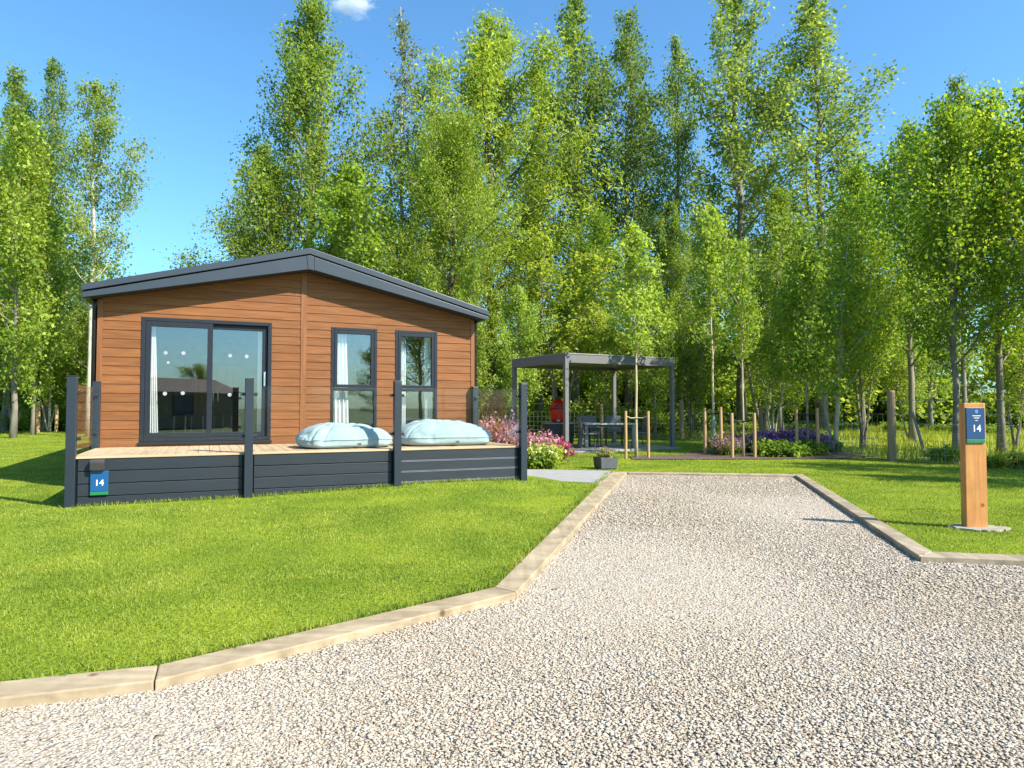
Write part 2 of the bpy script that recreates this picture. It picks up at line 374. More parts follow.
def hgt(x, y):
    """lawn height: a soft swell beside the right end of the deck, a slight rise beyond the fence"""
    x = np.asarray(x, dtype=float); y = np.asarray(y, dtype=float)
    b = 0.095 * np.exp(-((x + 1.0) ** 2 + (y - 10.9) ** 2) / (2 * 1.5 ** 2))
    far = 0.10 * np.clip((y - 19) / 14, 0, 1)
    return b + far * np.clip((np.abs(x - 1.5) - 3.5) / 4, 0, 1)

I = [(-9.0, 0.95), (-1.70, 3.33), (-0.12, 4.76), (1.95, 13.32)]     # lawn side of the left boards
Oo = [(-8.9, 0.72), (-1.62, 3.14), (0.03, 4.62), (2.20, 13.12)]     # gravel side
Gr = [(5.20, 12.58), (3.38, 5.71), (12.0, 4.00)]
Lr = [(5.42, 12.80), (3.60, 5.89), (12.0, 4.22)]
DRIVE = [Oo[0], Oo[1], Oo[2], Oo[3], Gr[0], Gr[1], Gr[2], (14, -30), (-14, -30)]
LAWN_HOLE = [I[0], I[1], I[2], I[3], Lr[0], Lr[1], Lr[2], (14.2, -30), (-14.2, -30)]
DECK = [dk(-0.05, -0.03), dk(6.3, -0.03), dk(6.3, 14.5), dk(-0.05, 14.5)]
PATH = [dk(6.36, 0.35), (1.40, 11.05), (1.90, 13.14), (0.2, 13.5), (-0.75, 13.7)]
PA = R(30); PU = (math.cos(PA), math.sin(PA)); PN = (1.5, 19.0)
def pg(a, b): return (PN[0] + a * PU[0] - b * PU[1], PN[1] + a * PU[1] + b * PU[0])
PATIO = [pg(-0.2, -0.2), pg(4.15, -0.2), pg(4.15, 3.1), pg(-0.2, 3.1)]
BED = [(2.9, 16.45), (5.2, 16.5), (8.3, 16.75), (9.1, 17.4), (9.2, 19.0), (8.2, 20.6), (6.6, 20.5), (5.2, 19.7), (4.6, 18.2), (3.0, 17.6)]

def inside(P, poly):
    x, y = P[:, 0], P[:, 1]; c = np.zeros(len(P), bool); n = len(poly)
    for i in range(n):
        x0, y0 = poly[i]; x1, y1 = poly[(i + 1) % n]
        if y0 == y1: continue
        c ^= ((y0 > y) != (y1 > y)) & (x < (x1 - x0) * (y - y0) / (y1 - y0) + x0)
    return c

def sheet(name, outline, m, hfun, step=None, holes=(), dz=0.0, kind='structure'):
    """a ground sheet triangulated inside an outline"""
    pts = [Vector(p) for p in outline]; edges = [(i, (i + 1) % len(outline)) for i in range(len(outline))]
    for h in holes:
        o = len(pts); pts += [Vector(p) for p in h]; edges += [(o + i, o + (i + 1) % len(h)) for i in range(len(h))]
    if step:
        xs = [p[0] for p in outline]; ys = [p[1] for p in outline]
        g = np.stack(np.meshgrid(np.arange(min(xs), max(xs), step), np.arange(min(ys), max(ys), step)), -1).reshape(-1, 2) + 0.013
        ok = inside(g, outline)
        for h in holes: ok &= ~inside(g, h)
        pts += [Vector(p) for p in g[ok]]
    v, e, f, _, _, _ = delaunay_2d_cdt(pts, edges, [], 0, 1e-5)
    V = np.array([(p.x, p.y) for p in v]); Fc = np.array([t for t in f])
    cen = V[Fc].mean(1); ok = inside(cen, outline)
    for h in holes: ok &= ~inside(cen, h)
    Fc = Fc[ok]; a = V[Fc]
    flip = ((a[:, 1, 0] - a[:, 0, 0]) * (a[:, 2, 1] - a[:, 0, 1]) - (a[:, 1, 1] - a[:, 0, 1]) * (a[:, 2, 0] - a[:, 0, 0])) < 0
    Fc[flip] = Fc[flip][:, ::-1]
    me = np_mesh(name, np.c_[V, hfun(V[:, 0], V[:, 1]) + dz], Fc)
    return tag(link(name, me, m, smooth=True), kind=kind)

flat = lambda x, y: np.zeros_like(x)
# a single base sheet out to the horizon, dipped under the drive
gb = MB(); gb.box(-900, 900, -900, 900, -0.6, -0.05); tag(gb.build('ground', 'ground'), kind='structure')
sheet('lawn', [(-70, 0.95), I[0], I[1], I[2], I[3], Lr[0], Lr[1], Lr[2], (70, 4.22), (70, 75), (-70, 75)], 'lawn', hgt, 0.8)
sheet('gravel_drive', [(Oo[0][0], Oo[0][1] + 0.1)] + [(x + dx, y) for (x, y), dx in zip(Oo[1:4], (-0.05, -0.05, -0.05))] + [(5.25, 12.62), (3.43, 5.75), (12.0, 4.05), (40, 3.9), (40, -5), (-40, -5), (-40, 0.85)], 'gravel', flat, None, dz=-0.032)
pb = MB(); pb.prism(PATH, -0.1, 0.045, 'z'); tag(pb.build('path', 'paving', bevel=0.006), kind='structure')
pb = MB()
for i in range(5):          # paving slabs under the pergola
    for j in range(4):
        a0, a1 = -0.2 + i * 0.87, -0.2 + (i + 1) * 0.87 - 0.012; b0, b1 = -0.2 + j * 0.825, -0.2 + (j + 1) * 0.825 - 0.012
        pb.prism([pg(a0, b0), pg(a1, b0), pg(a1, b1), pg(a0, b1)], -0.05, 0.05 + 0.002 * ((i * 3 + j) % 2), 'z')
tag(pb.build('patio', 'paving', bevel=0.004), kind='structure')
sheet('mulch_bed', BED, 'mulch', hgt, 0.4, dz=0.018)

# ------------------------------------------------------------------ timber boards edging the drive
def edging(a, b, c, d, label, m='kerb', top=0.016):
    """a,b lawn side; d,c gravel side"""
    cx = sum(p[0] for p in (a, b, c, d)) / 4; cy = sum(p[1] for p in (a, b, c, d)) / 4
    k = MB(); k.prism([(p[0] - cx, p[1] - cy) for p in (a, b, c, d)], -0.14, top, 'z')
    o = k.build('edging_board', m, bevel=0.008); o.location = (cx, cy, 0)
    return tag(o, label, 'edging board', 'timber boards edging the gravel drive')
def cut(a, b, t): return (a[0] + (b[0] - a[0]) * t, a[1] + (b[1] - a[1]) * t)
g_ = 0.0006
edging(I[0], cut(I[1], I[0], g_), cut(Oo[1], Oo[0], g_), Oo[0], 'pale timber edging board at the bottom left corner, ending at a butt joint')
edging(cut(I[1], I[2], g_), cut(I[2], I[1], g_), cut(Oo[2], Oo[1], g_), cut(Oo[1], Oo[2], g_), 'pale timber edging board between the butt joint and the bend in the left lawn')
edging(cut(I[2], I[3], g_), I[3], Oo[3], cut(Oo[2], Oo[3], g_), 'long pale edging board running from the lawn bend up to the paved path', 'kerb_y')
edging((2.0, 13.35), (5.42, 12.83), (5.20, 12.60), (2.24, 13.14), 'edging board across the far end of the gravel drive', 'kerb', 0.012)
edging(Lr[0], cut(Lr[1], Lr[0], g_), cut(Gr[1], Gr[0], g_), cut(Gr[0], Gr[1], g_), 'long edging board down the right side of the gravel drive', 'kerb_grey', 0.022)
edging(cut(Lr[1], Lr[2], g_), Lr[2], Gr[2], cut(Gr[1], Gr[2], g_), 'edging board below the wooden sign post, running out of the right of the photo', 'kerb_grey', 0.022)

# ------------------------------------------------------------------ holiday lodge
HX, HY = dk(0, 2.2)
W, D = 6.27, 12.0
LOFF = 0.0
lodge = thing('holiday_lodge', 'single storey timber clad holiday lodge with low grey gabled roof and glazed front', 'lodge', (HX, HY, 0), TH)
DOOR = (0.585, 2.565, 0.70, 2.71); W1 = (3.563, 4.389, 0.78, 2.69); W2 = (4.725, 5.538, 0.78, 2.69)
SLOPE = 0.2148
def barge_bot(u): return 2.915 + (u + 0.18) * SLOPE if u < 3.135 else 2.915 + (6.43 - u) * 0.2158
def roof_top(u): return 3.12 + (u + 0.20) * 0.2609 if u < 3.135 else 3.105 + (6.45 - u) * 0.267
def uclip(z):            # the stretch of wall under the roof line at height z
    z -= 0.03
    if z <= 2.95: return 0.0, W
    t = (z - 2.915) / SLOPE - 0.18
    return max(0.0, t), min(W, W - t)
wb = MB(); h = 0.1432; z = 0.62 - 3 * h
def board(mb, a, b, z0, swap=None):
    prof = [(0.0, z0 + 0.001), (-0.017, z0 + 0.001), (-0.021, z0 + 0.006), (-0.021, z0 + 0.016), (-0.015, z0 + h - 0.009), (-0.0115, z0 + h - 0.006), (-0.0115, z0 + h - 0.001), (0.0, z0 + h - 0.001)]
    if swap is None: mb.prism(prof, a, b, 'x')
    elif swap == 'l': mb.prism(prof, a, b, 'y')
    else: mb.prism([(2 * W - p[0] - W, p[1]) for p in prof], a, b, 'y')
while z < 3.75:
    a, b = uclip(z); segs = [(a + 0.05, 3.045), (3.137, b - 0.05)]
    for (o0, o1, oz0, oz1) in (DOOR, W1, W2):
        if z + h > oz0 + 0.02 and z < oz1 - 0.02:
            ns = []
            for s0, s1 in segs:
                if o1 <= s0 or o0 >= s1: ns.append((s0, s1)); continue
                if o0 > s0: ns.append((s0, o0))
                if o1 < s1: ns.append((o1, s1))
            segs = ns
    for s0, s1 in segs:
        if s1 - s0 > 0.03: board(wb, s0, s1, z)
    z += h
for (o0, o1, oz0, oz1) in (DOOR, W1, W2):
    zb = 0.62 - 3 * h
    up = zb + math.ceil((oz1 - zb) / h - 1e-6) * h; dn = zb + math.floor((oz0 - zb) / h + 1e-6) * h
    if up - oz1 > 0.004: wb.box(o0 + 0.001, o1 - 0.001, -0.0145, 0.0, oz1 + 0.001, up - 0.004)
    if oz0 - dn > 0.004: wb.box(o0 + 0.001, o1 - 0.001, -0.0145, 0.0, dn + 0.003, oz0 - 0.001)
wl = wb.build('wall', 'clad', lodge)
wl['label'] = 'golden oak coloured horizontal boards'
# sheathing behind the boards, with the openings left out
cells_u = sorted({0.0, W, DOOR[0], DOOR[1], W1[0], W1[1], W2[0], W2[1]}); cells_z = sorted({0.3, 2.92, DOOR[2], DOOR[3], W1[2], W1[3]})
sb = MB()
for a, b in zip(cells_u, cells_u[1:]):
    for c, d in zip(cells_z, cells_z[1:]):
        mu, mz = (a + b) / 2, (c + d) / 2
        if any(o[0] < mu < o[1] and o[2] < mz < o[3] for o in (DOOR, W1, W2)): continue
        sb.box(a, b, 0.0, 0.11, c, d)
sb.prism([(0, 2.92), (W, 2.92), (W, 2.98), (3.135, 3.62), (0, 2.98)], 0.0, 0.11, 'y')
sb.build('inner_wall', 'interior', lodge)
for side in ('l', 'r'):
    m_ = MB(); z = 0.62 - 3 * h
    while z < 2.9:
        board(m_, 0.05, D - 0.05, z, side); z += h
    if side == 'l': m_.box(0.0, 0.11, 0.112, D, 0.3, 2.92)
    else: m_.box(W - 0.11, W, 0.112, D, 0.3, 2.92)
    m_.build('wall', 'clad_side', lodge)
m_ = MB(); m_.box(0.112, W - 0.112, D - 0.1, D, 0.3, 2.92); m_.build('wall', 'clad', lodge)
m_ = MB(); m_.box(0.112, W - 0.112, 0.112, D - 0.102, 0.60, 0.66); m_.build('floor', 'intfloor', lodge)
m_ = MB(); m_.box(0.112, W - 0.112, 5.2, 5.28, 0.66, 2.9); m_.build('room_partition', 'interior', lodge)
m_ = MB(); m_.box(0.112, W - 0.112, 0.112, D - 0.102, 2.93, 2.96); m_.build('ceiling', 'interior', lodge)
for x0, x1, zt in ((-0.022, 0.055, 2.95), (W - 0.055, W + 0.022, 2.95), (3.043, 3.139, 3.62)):
    m_ = MB(); m_.box(x0, x1, -0.030, 0.02, 0.3, zt); m_.build('corner_trim' if zt < 3 else 'cover_strip', 'trim', lodge, bevel=0.003)
# roof: sheet, gutters, deep barge boards, ridge plate
rb = MB()
rb.prism([(-0.20, roof_top(-0.2) - 0.10), (-0.20, roof_top(-0.2) - 0.02), (-0.17, roof_top(-0.17)), (3.135, 3.99), (6.42, roof_top(6.42)), (6.45, roof_top(6.45) - 0.02), (6.45, roof_top(6.45) - 0.10), (3.135, 3.885)], -0.385, D + 0.3, 'y')
roof = rb.build('roof', 'roof', lodge, bevel=0.008)
b_ = MB(); b_.prism([(-0.17, 2.99), (3.135, 3.868), (6.42, 2.985), (6.42, 2.95), (3.135, 3.80), (-0.17, 2.95)], -0.342, D + 0.25, 'y'); b_.build('roof_deck', 'roof_dark', roof)
for s in (0, 1):
    b_ = MB()
    if s == 0: b_.prism([(-0.185, 2.918), (-0.185, 3.000), (3.08, 3.852), (3.11, 3.618)], -0.370, -0.332, 'y')
    else: b_.prism([(3.215, 3.612), (3.215, 3.842), (6.435, 2.985), (6.435, 2.918)], -0.370, -0.332, 'y')
    b_.build('barge_board', 'roof', roof, bevel=0.006)
    b_ = MB()
    if s == 0: b_.prism([(-0.17, 2.955), (3.135, 3.660), (3.135, 3.628), (-0.17, 2.925)], -0.332, 0.0, 'y')
    else: b_.prism([(6.42, 2.955), (3.135, 3.660), (3.135, 3.628), (6.42, 2.925)], -0.332, 0.0, 'y')
    b_.build('soffit', 'roof_dark', roof)
    b_ = MB(); xg = -0.185 if s == 0 else 6.335
    b_.box(xg, xg + 0.10, -0.332, D + 0.2, 2.922, 2.99); b_.build('gutter', 'roof', roof, bevel=0.01)
b_ = MB(); b_.prism([(3.085, 3.853), (3.135, 3.866), (3.212, 3.845), (3.212, 3.606), (3.135, 3.618), (3.115, 3.614)], -0.376, -0.332, 'y'); b_.build('ridge_plate', 'roof', roof, bevel=0.004)
for ux in (-0.064, W + 0.05):
    b_ = MB(); b_.tube([(ux + (0.02 if ux < 0 else -0.02), -0.02, 2.93), (ux, 0.03, 2.82), (ux, 0.03, 0.1)], 0.036, 10); b_.build('downpipe', 'black', lodge, smooth=True)

def frame(mb, u0, u1, z0, z1, wd, y0, y1):
    mb.box(u0, u0 + wd, y0, y1, z0, z1); mb.box(u1 - wd, u1, y0, y1, z0, z1)
    mb.box(u0 + wd, u1 - wd, y0, y1, z0, z0 + wd); mb.box(u0 + wd, u1 - wd, y0, y1, z1 - wd, z1)
def pane(u0, u1, z0, z1, y, parent, m='glass', name='pane'):
    p_ = MB(); p_.box(u0, u1, y, y + 0.006, z0, z1); return p_.build(name, m, parent)
# sliding door
f_ = MB(); frame(f_, *DOOR, 0.062, -0.028, 0.09); door = f_.build('sliding_door', 'upvc', lodge, bevel=0.006)
f_ = MB(); f_.box(DOOR[0] - 0.02, DOOR[1] + 0.02, -0.07, 0.02, DOOR[2] - 0.035, DOOR[2] - 0.002); f_.build('threshold', 'upvc', door, bevel=0.004)
mid = (DOOR[0] + DOOR[1]) / 2 + 0.02
for k, (a, b, y0) in enumerate(((DOOR[0] + 0.065, mid + 0.045, -0.025), (mid - 0.045, DOOR[1] - 0.065, 0.028))):
    f_ = MB(); frame(f_, a, b, DOOR[2] + 0.065, DOOR[3] - 0.065, 0.082, y0, y0 + 0.048); sash = f_.build('sash', 'upvc', door, bevel=0.005)
    pane(a + 0.08, b - 0.08, DOOR[2] + 0.143, DOOR[3] - 0.143, y0 + 0.02, sash)
    for (px, zs) in (((0.21, 2.14), (0.47, 2.145), (0.25, 1.985), (0.21, 1.48), (0.47, 1.49)) if k == 0 else ((0.28, 2.13), (0.54, 2.125), (0.28, 1.47), (0.54, 1.475))):
        d_ = MB(); rr = 0.022 if abs(zs - 1.985) < 0.01 else 0.031
        n_ = 18; ring = [(a + 0.08 + px + rr * math.cos(2 * math.pi * i / n_), zs + rr * math.sin(2 * math.pi * i / n_)) for i in range(n_)]
        d_.prism(ring, y0 + 0.0165, y0 + 0.0185, 'y'); d_.build('glazing_dot', 'dot', sash)
f_ = MB(); f_.box(DOOR[1] - 0.125, DOOR[1] - 0.095, -0.012, 0.026, 1.62, 1.86); f_.build('handle', 'chrome', door, bevel=0.006)
# two tall windows
for wn in (W1, W2):
    f_ = MB(); frame(f_, *wn, 0.055, -0.028, 0.09); f_.box(wn[0] + 0.055, wn[1] - 0.055, -0.026, 0.088, 1.555, 1.612)
    win = f_.build('window', 'upvc', lodge, bevel=0.006)
    f_ = MB(); frame(f_, wn[0] + 0.058, wn[1] - 0.058, 1.615, wn[3] - 0.058, 0.055, -0.03, 0.03); sash = f_.build('sash', 'upvc', win, bevel=0.005)
    pane(wn[0] + 0.11, wn[1] - 0.11, 1.668, wn[3] - 0.111, 0.0, sash)
    pane(wn[0] + 0.05, wn[1] - 0.05, wn[2] + 0.05, 1.558, 0.01, win)

def local(u, y, z=0.0):     # lodge frame to world
    return (HX + u * UX - y * UY, HY + u * UY + y * UX, z)

def curtain(u0, u1, zb, zt, y, label, spread=0.0):
    n, mm = 40, 10; vs = []; fs = []
    for j in range(mm + 1):
        t = j / mm
        for i in range(n + 1):
            s = i / n
            a, b = u0, u1 + spread * (1 - t)
            vs.append((a + (b - a) * s - (u0 + u1) / 2, 0.028 * math.sin(s * 2 * math.pi * 4 + 0.5 * t), zb + (zt - zb) * t))
    for j in range(mm):
        for i in range(n):
            q = j * (n + 1) + i; fs.append((q, q + 1, q + n + 2, q + n + 1))
    c = MB().add(vs, fs); o = c.build('curtain', 'curtain', smooth=True)
    sd = o.modifiers.new('thickness', 'SOLIDIFY'); sd.thickness = 0.004
    o.location = local((u0 + u1) / 2, y); o.rotation_euler = (0, 0, TH)
    return tag(o, label, 'curtain', 'white curtains inside the lodge')
curtain(DOOR[0] + 0.12, DOOR[0] + 0.19, 0.69, 2.72, 0.155, 'narrow white curtain at the left edge of the glass sliding door', 0.07)
curtain(DOOR[1] - 0.21, DOOR[1] - 0.14, 0.69, 2.72, 0.155, 'narrow white curtain at the right edge of the glass sliding door')
curtain(W1[0] + 0.06, W1[0] + 0.30, 0.69, 2.72, 0.155, 'bright white curtain behind the left edge of the window nearer the door', 0.06)
curtain(W2[0] + 0.10, W2[0] + 0.27, 0.69, 2.72, 0.24, 'cream curtain behind the left edge of the window nearest the lodge corner')
curtain(W2[1] - 0.20, W2[1] - 0.05, 0.69, 2.72, 0.155, 'thin curtain behind the right edge of the window nearest the lodge corner')
# furniture glimpsed through the door
t_ = thing('sideboard', 'brown wooden cupboard in the dark room behind the sliding door', 'cupboard', local(1.75, 4.9), TH)
c_ = MB(); c_.box(-0.55, 0.55, -0.25, 0.25, 0.70, 2.25); c_.build('carcass', 'furn', t_, bevel=0.01)
for s in (-1, 1):
    c_ = MB(); c_.box(s * 0.275 - 0.262, s * 0.275 + 0.262, -0.275, -0.252, 0.76, 2.2); d_ = c_.build('door', 'furn', t_, bevel=0.006)
    c_ = MB(); c_.box(s * 0.05 - 0.008, s * 0.05 + 0.008, -0.30, -0.276, 1.4, 1.6); c_.build('handle', 'chrome', d_)
c_ = MB(); c_.box(-0.5, 0.5, -0.2, 0.2, 0.66, 0.698); c_.build('plinth', 'black', t_)
def indoor_chair(x, y, rz, label):
    t_ = thing('dining_chair', label, 'chair', local(x, y, 0.66), TH + rz, 'dark chairs inside the lodge')
    c_ = MB(); c_.box(-0.21, 0.21, -0.21, 0.21, 0.43, 0.48); c_.build('seat', 'sofa', t_, bevel=0.015)
    c_ = MB(); c_.box(-0.2, 0.2, 0.17, 0.205, 0.50, 0.92); c_.build('backrest', 'sofa', t_, bevel=0.012)
    for sx in (-1, 1):
        for sy in (-1, 1):
            c_ = MB(); c_.tube([(sx * 0.19, sy * 0.19, 0.0), (sx * 0.18, sy * 0.18, 0.429)], 0.014, 6); c_.build('leg', 'pale_metal', t_)
indoor_chair(1.25, 2.2, 0.6, 'dark chair behind the left pane of the sliding door')
indoor_chair(1.95, 2.6, -0.5, 'dark chair behind the right pane of the sliding door')
t_ = thing('strip_light', 'slim white strip light under the ceiling behind the sliding door', 'light', local(1.35, 1.6, 2.93), TH)
c_ = MB(); c_.box(-0.45, 0.45, -0.035, 0.035, -0.05, 0.0); c_.build('light_body', 'white', t_, bevel=0.01)

# ------------------------------------------------------------------ decking with glass balustrade
deck = thing('deck', 'raised timber deck with dark grey fascia boards and glass balustrade in front of the lodge', 'deck', (OX, OY, 0), TH)
DZ, DW = 0.63, 6.27
m_ = MB(); n = 43; bw = DW / n
for i in range(n): m_.box(i * bw + 0.002, (i + 1) * bw - 0.003, 0.125, 2.165, DZ - 0.028, DZ - 0.0006 * (i % 3))
m_.build('deck_boards', 'deckwood', deck, bevel=0.003)
for a, b in ((0.02, 2.09), (2.094, 4.18), (4.184, 6.27)):
    m_ = MB(); m_.box(a, b, -0.025, 0.121, DZ - 0.028, DZ); m_.build('edge_board', 'deckedge', deck, bevel=0.004)
posts = [0.0, 2.093, 4.186, 6.28]
def bpost(u, v):
    m_ = MB(); m_.box(u - 0.055, u + 0.055, v - 0.055, v + 0.055, -0.2, 1.645); p = m_.build('post', 'anthra', deck, bevel=0.006)
    m_ = MB(); m_.box(u - 0.059, u + 0.059, v - 0.059, v + 0.059, 1.6455, 1.658); m_.build('cap', 'anthra', p, bevel=0.003)
    return p
for u in posts: bpost(u, -0.06 if u else -0.02)
bpost(0.0, 2.10); bpost(6.27, 2.10)
m_ = MB()
for u in (0.06, 6.21):          # inner frame keeping daylight from under the deck
    m_.box(u - 0.02, u + 0.02, 0.02, 2.16, 0.0, DZ - 0.03)
m_.box(0.05, 6.22, 0.03, 0.05, 0.0, DZ - 0.032); m_.build('subframe', 'roof_dark', deck)
for k in range(3):
    a, b = posts[k] + 0.075, posts[k + 1] - 0.075
    m_ = MB()
    for z0, z1 in ((0.445, 0.598), (0.285, 0.435), (0.125, 0.275), (-0.08, 0.115)):
        m_.box(a, b, -0.012, 0.012, z0, z1)
    m_.build('fascia_panel', 'anthra_board', deck, bevel=0.004)
    if k == 2:
        m_ = MB()
        for zc in (0.440, 0.280, 0.120): m_.box(a, b, -0.0155, -0.002, zc + 0.0055, zc + 0.009); m_.box(a, b, -0.0155, -0.002, zc - 0.009, zc - 0.0055)
        m_.build('fascia_bead', 'pale_metal', deck)
for u in (-0.005, 6.285):
    m_ = MB()
    for z0, z1 in ((0.445, 0.598), (0.285, 0.435), (0.125, 0.275), (-0.08, 0.115)): m_.box(u - 0.012, u + 0.012, 0.04, 2.0, z0, z1)
    m_.build('fascia_panel', 'anthra_board', deck, bevel=0.004)
def clamp(x, y, z, along, parent):
    m_ = MB(); d = (0.034, 0.022) if along == 'x' else (0.022, 0.034)
    m_.box(x - d[0], x + d[0], y - d[1], y + d[1], z - 0.022, z + 0.022); m_.build('clamp', 'black', parent, bevel=0.006)
for k in range(3):
    a, b = posts[k] + 0.075, posts[k + 1] - 0.075
    g = MB(); g.box(a, b, -0.045, -0.035, DZ + 0.06, 1.555); gp = g.build('glass_panel', 'balglass', deck)
    for zc in (0.86, 1.44): clamp(a + 0.0, -0.04, zc, 'x', gp); clamp(b - 0.0, -0.04, zc, 'x', gp)
for u in (0.0, 6.27):
    g = MB(); g.box(u - 0.005, u + 0.005, 0.07, 2.03, DZ + 0.06, 1.555); gp = g.build('glass_panel', 'balglass', deck)
    for zc in (0.86, 1.44): clamp(u, 0.07, zc, 'y', gp); clamp(u, 2.03, zc, 'y', gp)

# lamp and number plate on the fascia
lp = thing('wall_lamp', 'small boxy dark lamp on the deck fascia above the blue plate', 'lamp', (*dk(0.295, -0.013), 0.52), TH)
m_ = MB(); m_.prism([(0.0, -0.065), (-0.085, -0.065), (-0.105, 0.03), (-0.105, 0.062), (0.0, 0.075)], -0.08, 0.08, 'x'); m_.build('housing', mat('lampcase', (0.04, 0.036, 0.04), 0.6), lp, bevel=0.006)
m_ = MB(); m_.box(-0.06, 0.06, -0.07, -0.02, -0.069, -0.0655); m_.build('lens', 'dot', lp)
npl = thing('number_plate', 'blue plate with white number 14 and green foot on the deck fascia', 'number plate', (*dk(0.318, -0.020), 0.28), TH)
m_ = MB(); m_.box(-0.10, 0.10, -0.028, 0.0, -0.095, 0.165); m_.build('panel', 'blue_light', npl, bevel=0.004)
m_ = MB(); m_.box(-0.10, 0.10, -0.029, 0.0, -0.142, -0.098); m_.build('green_strip', 'green', npl, bevel=0.003)
tm = text_mesh('14', 0.105, 0.002); o = link('lettering', tm, 'white', npl); o.location = (0.0, -0.031, 0.012)

# ------------------------------------------------------------------ bean bags
def beanbag(u, v, rz, lx, ly, hz, seed, label):
    t_ = thing('bean_bag', label, 'bean bag', (*dk(u, v), DZ), TH + rz, 'pale blue bean bags on the deck')
    rng = np.random.default_rng(seed); n, mm = 160, 72
    th = np.linspace(0, 2 * np.pi, n, endpoint=False); ph = np.linspace(-np.pi / 2, np.pi / 2, mm)
    T, P_ = np.meshgrid(th, ph)
    sp = lambda c, e: np.sign(c) * np.abs(c) ** e
    up = P_ > 0
    rad = np.where(up, np.abs(np.cos(P_)) ** 0.80, np.abs(np.cos(P_)) ** 0.22)
    ear = 1 + 0.05 * np.abs(np.sin(2 * T)) ** 3                      # corners drawn out
    x = lx * rad * sp(np.cos(T), 0.60) * ear; y = ly * rad * sp(np.sin(T), 0.60) * ear
    zs = 0.135
    z = np.where(up, zs + (hz - zs) * sp(np.sin(P_), 0.92), zs * (1 - np.abs(np.sin(P_)) ** 0.75))
    rr = np.sqrt((x / lx) ** 2 + (y / ly) ** 2)
    z = z - np.where(up, 0.10 * np.clip(x / lx - 0.15, 0, 1) ** 1.2 + 0.04 * np.clip(-x / lx - 0.4, 0, 1), 0) * np.clip(np.sin(P_), 0, 1)
    w_ = np.zeros_like(x)
    for k in range(12):        # soft creases
        a = rng.uniform(0, np.pi); f = rng.uniform(5, 15); p0 = rng.uniform(0, 6.3)
        q_ = (x * np.cos(a) + y * np.sin(a)) * f + p0 + 1.3 * np.sin(2.3 * x / lx + k) + 1.1 * np.sin(3.0 * y / ly + 2 * k)
        w_ -= (1 - np.abs(np.sin(q_)) ** 0.55) * 0.034 * 5 / f * (0.35 + 0.65 * np.clip(np.sin(x * 3.1 + k) + np.cos(y * 4.3 - k), 0, 1))
    for k in range(16):        # gathers running in from the seam
        a = rng.uniform(0, 2 * np.pi); d = np.abs((T - a + np.pi) % (2 * np.pi) - np.pi)
        w_ -= rng.uniform(0.02, 0.05) * np.exp(-(d / rng.uniform(0.03, 0.07)) ** 2) * np.clip(1.3 * rr - 0.55, 0, 1)
    w_ -= 0.035 * np.exp(-(((x - 0.12 * lx) / 0.28) ** 2 + ((y + 0.12) / 0.25) ** 2))
    z = np.where(up, z + w_ * np.clip(np.sin(P_) * 2.2 + 0.15, 0, 1), z)
    sag = np.where(up, 0, 1) * 0.015 * np.sin(7 * T + seed) * np.abs(np.sin(2 * P_))
    x = x * (1 + sag) + 0.6 * w_ * np.cos(T) * np.exp(-(P_ / 0.5) ** 2); y = y * (1 + sag) + 0.6 * w_ * np.sin(T) * np.exp(-(P_ / 0.5) ** 2)
    z = np.maximum(z, 0.004 + 0.002 * np.sin(9 * T))
    seam = np.exp(-((P_ - 0.04) / 0.045) ** 2) * 0.016
    x += seam * np.cos(T); y += seam * np.sin(T)
    V = np.stack([x, y, z], -1).reshape(-1, 3)
    fs = [(j * n + i, j * n + (i + 1) % n, (j + 1) * n + (i + 1) % n, (j + 1) * n + i) for j in range(mm - 1) for i in range(n)]
    me = np_mesh('cushion', V, np.array(fs)); o = link('cushion', me, 'bag', t_, smooth=True)
    sd = o.modifiers.new('smooth', 'SUBSURF'); sd.levels = 1; sd.render_levels = 1
    m_ = MB(); m_.box(0.07, 0.13, -ly - 0.012, -ly - 0.006, 0.05, 0.085); m_.build('label_tag', 'sofa', t_)
beanbag(3.56, 0.84, 0.05, 0.74, 0.56, 0.42, 3, 'pale blue bean bag on the deck, between the two middle balustrade posts')
beanbag(5.22, 0.88, -0.08, 0.80, 0.58, 0.46, 8, 'plumper pale blue bean bag at the right end of the deck')

# ------------------------------------------------------------------ sign post
SPX, SPY = 4.80, 7.13
sg = thing('sign_post', 'upright orange brown timber sleeper post bearing a dark blue number 14 plaque', 'sign post', (SPX, SPY, 0), R(3))
m_ = MB(); m_.box(-0.114, 0.114, -0.042, 0.042, -0.05, 1.30); m_.build('post', 'signwood', sg, bevel=0.006)
m_ = MB(); m_.box(-0.104, 0.094, -0.057, -0.0425, 0.925, 1.252); pq = m_.build('plaque', 'blue', sg, bevel=0.003)
m_ = MB(); m_.box(-0.104, 0.094, -0.0578, -0.0425, 0.888, 0.923); m_.build('green_strip', 'green', pq, bevel=0.002)
tm = text_mesh('14', 0.098, 0.001); o = link('lettering', tm, 'white', pq); o.location = (0.002, -0.0585, 1.035)
m_ = MB()
rr_ = random.Random(4)
for zc, wd, hh in ((1.168, 0.094, 0.0085), (1.146, 0.058, 0.0085), (1.120, 0.030, 0.0065)):
    x = -wd / 2
    while x < wd / 2 - 0.002:
        l = rr_.uniform(0.004, 0.007); s_ = rr_.uniform(0.7, 1.0)
        m_.box(x + 0.005, x + 0.005 + l, -0.0592, -0.0572, zc - hh / 2, zc + hh / 2 * s_); x += l + 0.0022
m_.build('small_print', 'white', pq)
m_ = MB(); hx = [(0.005 + 0.016 * math.cos(R(a)), 1.213 + 0.019 * math.sin(R(a))) for a in range(30, 390, 60)]
